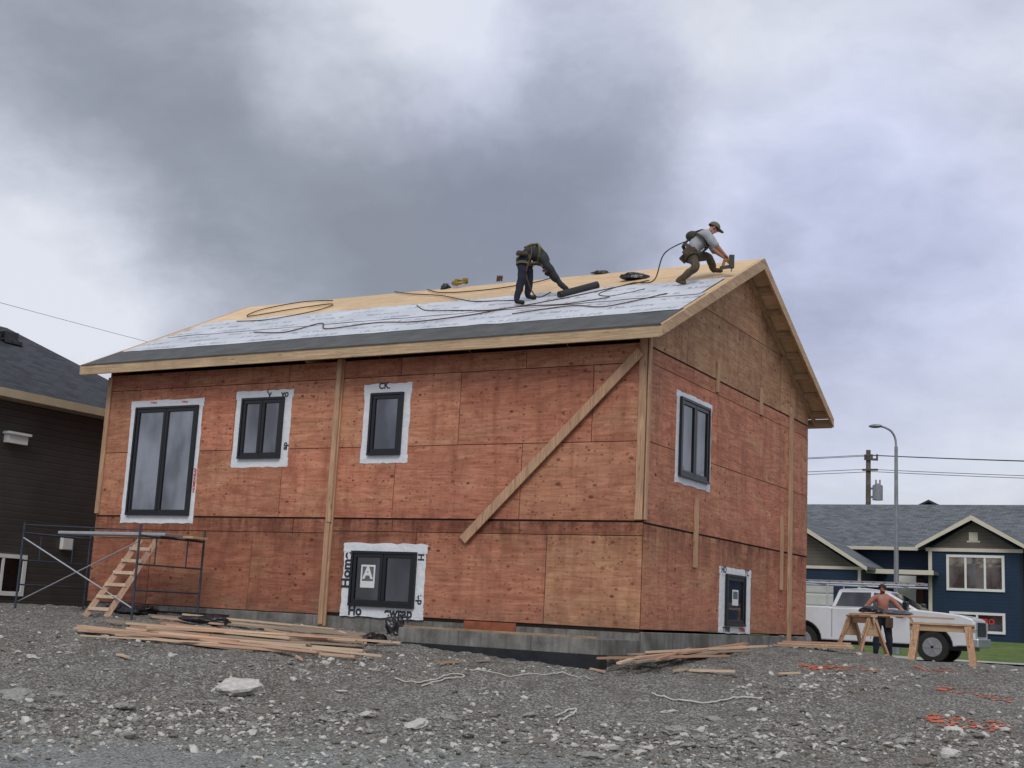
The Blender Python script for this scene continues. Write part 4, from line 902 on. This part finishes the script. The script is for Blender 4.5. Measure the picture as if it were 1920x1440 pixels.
def wire(p,q,sag,r=.018,lab="thin overhead power line against the clouds"):
    p,q=V(p),V(q); pts=[p.lerp(q,i/24)+V((0,0,-sag*4*(i/24)*(1-i/24))) for i in range(25)]; b=B(); b.tube(pts,r,5); b.obj("power_line",WIRE,label=lab,cat="power line",group="overhead power lines")
T=V((ux,uy,-.2))
for dz,dy in ((10.6,0),(10.55,.4),(9.75,0),(9.6,.3)):
    wire(T+V((dy,-.1,dz)),(40,62,dz-.2),.7); wire(T+V((dy,-.1,dz)),(-60,55,dz+.6),.8)
for dz in (6.9,6.6): wire(T+V((0,0,dz)),(40,60,dz-.9),.4,.02); wire(T+V((0,0,dz)),(-60,55,dz),.5,.02)
wire(T+V((0,0,7.6)),(-13.5,47,5.4),.2,.02)
A_=V((-28.4,10.2,9.66)); Bq=V((-31.1,19.7,10.45)); wire(A_-(Bq-A_)*1.2,Bq+(Bq-A_)*1.6,.12,.008,"single sagging service wire above the dark roof")
# ------------------------------------------------------------------ pickup truck
TX,TY=-1.53,20.0; TZ=gz(TX,TY-.5)+.05
tk=thing("pickup_truck",(TX,TY,TZ),"white crew cab pickup truck with ladder rack on the road","truck")
n=N("white_car_paint"); WP=n.out(n.mix(n.mr(n.noise(n.obj(),1.5,4),.35,.65),(.62,.63,.64),(.72,.73,.74)),.25,0,.6); n.b.inputs['Coat Weight'].default_value=.5
def arc(cx,cz,r,a0,a1,n_=12): return [(cx+r*math.cos(a0+(a1-a0)*i/n_),cz+r*math.sin(a0+(a1-a0)*i/n_)) for i in range(n_+1)]
prof=[(-2.92,.60)]+arc(-1.78,.45,.52,math.pi,0)+[(-1.2,.46),(1.25,.46)]+arc(1.83,.45,.52,math.pi,0)+[(2.5,.48),(2.86,.50),(2.95,.72),(2.95,1.08),(2.88,1.22),(2.6,1.31),(2.1,1.36),(1.40,1.40),(-.98,1.38),(-1.02,1.40),(-2.95,1.40),(-2.97,.65)]
b=B(); b.prism(prof,lambda u,v,d:(u,d,v),-.97,.97); body=b.obj("body",WP,tk,bevel=.05)
b=B(); b.box((-2.8,-.85,.36),(2.75,.85,.58)); b.box((-2.3,-.8,.5),(-1.27,.8,.96)); b.box((1.3,-.8,.5),(2.35,.8,.96)); b.obj("chassis",BAG,tk)
b=B(); b.box((-2.85,-.82,1.401),(-1.1,.82,1.407)); b.obj("bed",BAG,tk)
bz,tz_=1.38,1.93
xb0,xb1,xt0,xt1=-.98,1.48,-.80,.50; yb_,yt_=.93,.72
b=B(); vs=[(xb0,-yb_,bz),(xb1,-yb_,bz),(xb1,yb_,bz),(xb0,yb_,bz),(xt0,-yt_,tz_-.02),(-.1,-yt_,tz_+.03),(xt1,-yt_,tz_-.02),(xt1,yt_,tz_-.02),(-.1,yt_,tz_+.03),(xt0,yt_,tz_-.02)]
b.add(vs,[(0,3,2,1),(4,5,8,9),(5,6,7,8),(0,1,6,5,4),(1,2,7,6),(2,3,9,8,7),(3,0,4,9)]); b.obj("cab",WP,tk,bevel=.05)
def gp_(x,z,s_,o=.012):
    k=(z-bz)/(tz_-bz); return (x,s_*(yb_+(yt_-yb_)*k+o),z)
for s_ in (-1,1):
    for (q) in ([(-.84,1.43),(.12,1.43),(.12,1.84),(-.70,1.82)],[(.20,1.43),(1.24,1.43),(.55,1.82),(.20,1.84)]):
        b=B(); b.add([gp_(x,z,s_) for x,z in q]+[gp_(x,z,s_,-.02) for x,z in q],[(0,1,2,3),(4,7,6,5),(0,4,5,1),(1,5,6,2),(2,6,7,3),(3,7,4,0)]); b.obj("side_window",GLASSD,tk)
b=B(); k0,k1=.10,.88
def wsx(k): return xb1+(xt1-xb1)*k
b.add([(wsx(k0)+.02,-.84,bz+.055),(wsx(k0)+.02,.84,bz+.055),(wsx(k1)+.02,.68,bz+.48),(wsx(k1)+.02,-.68,bz+.48)],[(0,1,2,3)]); b.obj("windshield",GLASSD,tk)
HL=mk("headlight_lens",(.6,.62,.65),.1,.05,3,0)
for s_ in (-1,1):
    for wx in (-1.78,1.83):
        b=B(); b.cyl((wx,s_*.72,.42),(wx,s_*.985,.42),.42,n=32); wl=b.obj("wheel",RUBBER,tk,bevel=.03)
        b=B(); b.cyl((wx,s_*.95,.42),(wx,s_*.992,.42),.26,n=24)
        for i in range(6):
            a=i*math.pi/3; b.beam((wx,s_*.997,.42),(wx+.24*math.cos(a),s_*.997,.42+.24*math.sin(a)),.05,.02,up=(0,1,0))
        b.obj("rim",ALU,wl)
    b=B(); b.box((2.80,s_*.66,.92),(2.965,s_*.96,1.14)); b.obj("headlight",HL,tk,bevel=.02)
    b=B(); b.box((1.08,s_*.98,1.38),(1.22,s_*1.22,1.62)); b.obj("mirror",BAG,tk,bevel=.03)
    b=B(); b.box((-2.985,s_*.80,.90),(-2.90,s_*.975,1.32)); b.obj("tail_light",REDINK,tk,bevel=.01)
    for xx in (-.1,.95): b=B(); b.box((xx-.1,s_*.972,1.18),(xx+.1,s_*.99,1.22)); b.obj("door_handle",BLACKF,tk)
b=B()
for s_ in (-1,1):
    for xx in (-.94,.16,1.25): b.box((xx-.006,s_*.970,.55),(xx+.006,s_*.9745,1.34))
    for c in (-1.78,1.83): b.tube([(u,s_*.972,v) for u,v in arc(c,.45,.53,math.pi,0)],.018)
b.obj("door_seam",BAG,tk)
b=B(); b.box((2.90,-.6,.76),(2.975,.6,1.14)); b.obj("grille",BAG,tk)
b=B(); b.box((2.80,-.99,.46),(3.04,.99,.70)); b.box((-3.08,-.95,.5),(-2.9,.95,.70)); b.parts("bumper",ALU,tk,bevel=.03)
b=B()
for s_ in (-1,1):
    b.cyl((-2.8,s_*.85,2.06),(1.35,s_*.85,2.06),.028,n=8)
    for xx in (-2.8,-1.1): b.cyl((xx,s_*.9,1.4),(xx,s_*.85,2.06),.025,n=8)
for xx in (-2.8,-1.6,-.4,.8): b.cyl((xx,-.85,2.07),(xx,.85,2.07),.025,n=8)
for s_ in (-.35,.05): b.box((-2.6,s_,2.09),(1.5,s_+.03,2.17))
for i in range(13): b.box((-2.5+i*.32,-.35,2.11),(-2.46+i*.32,.06,2.14))
b.obj("ladder_rack",ALU,tk)
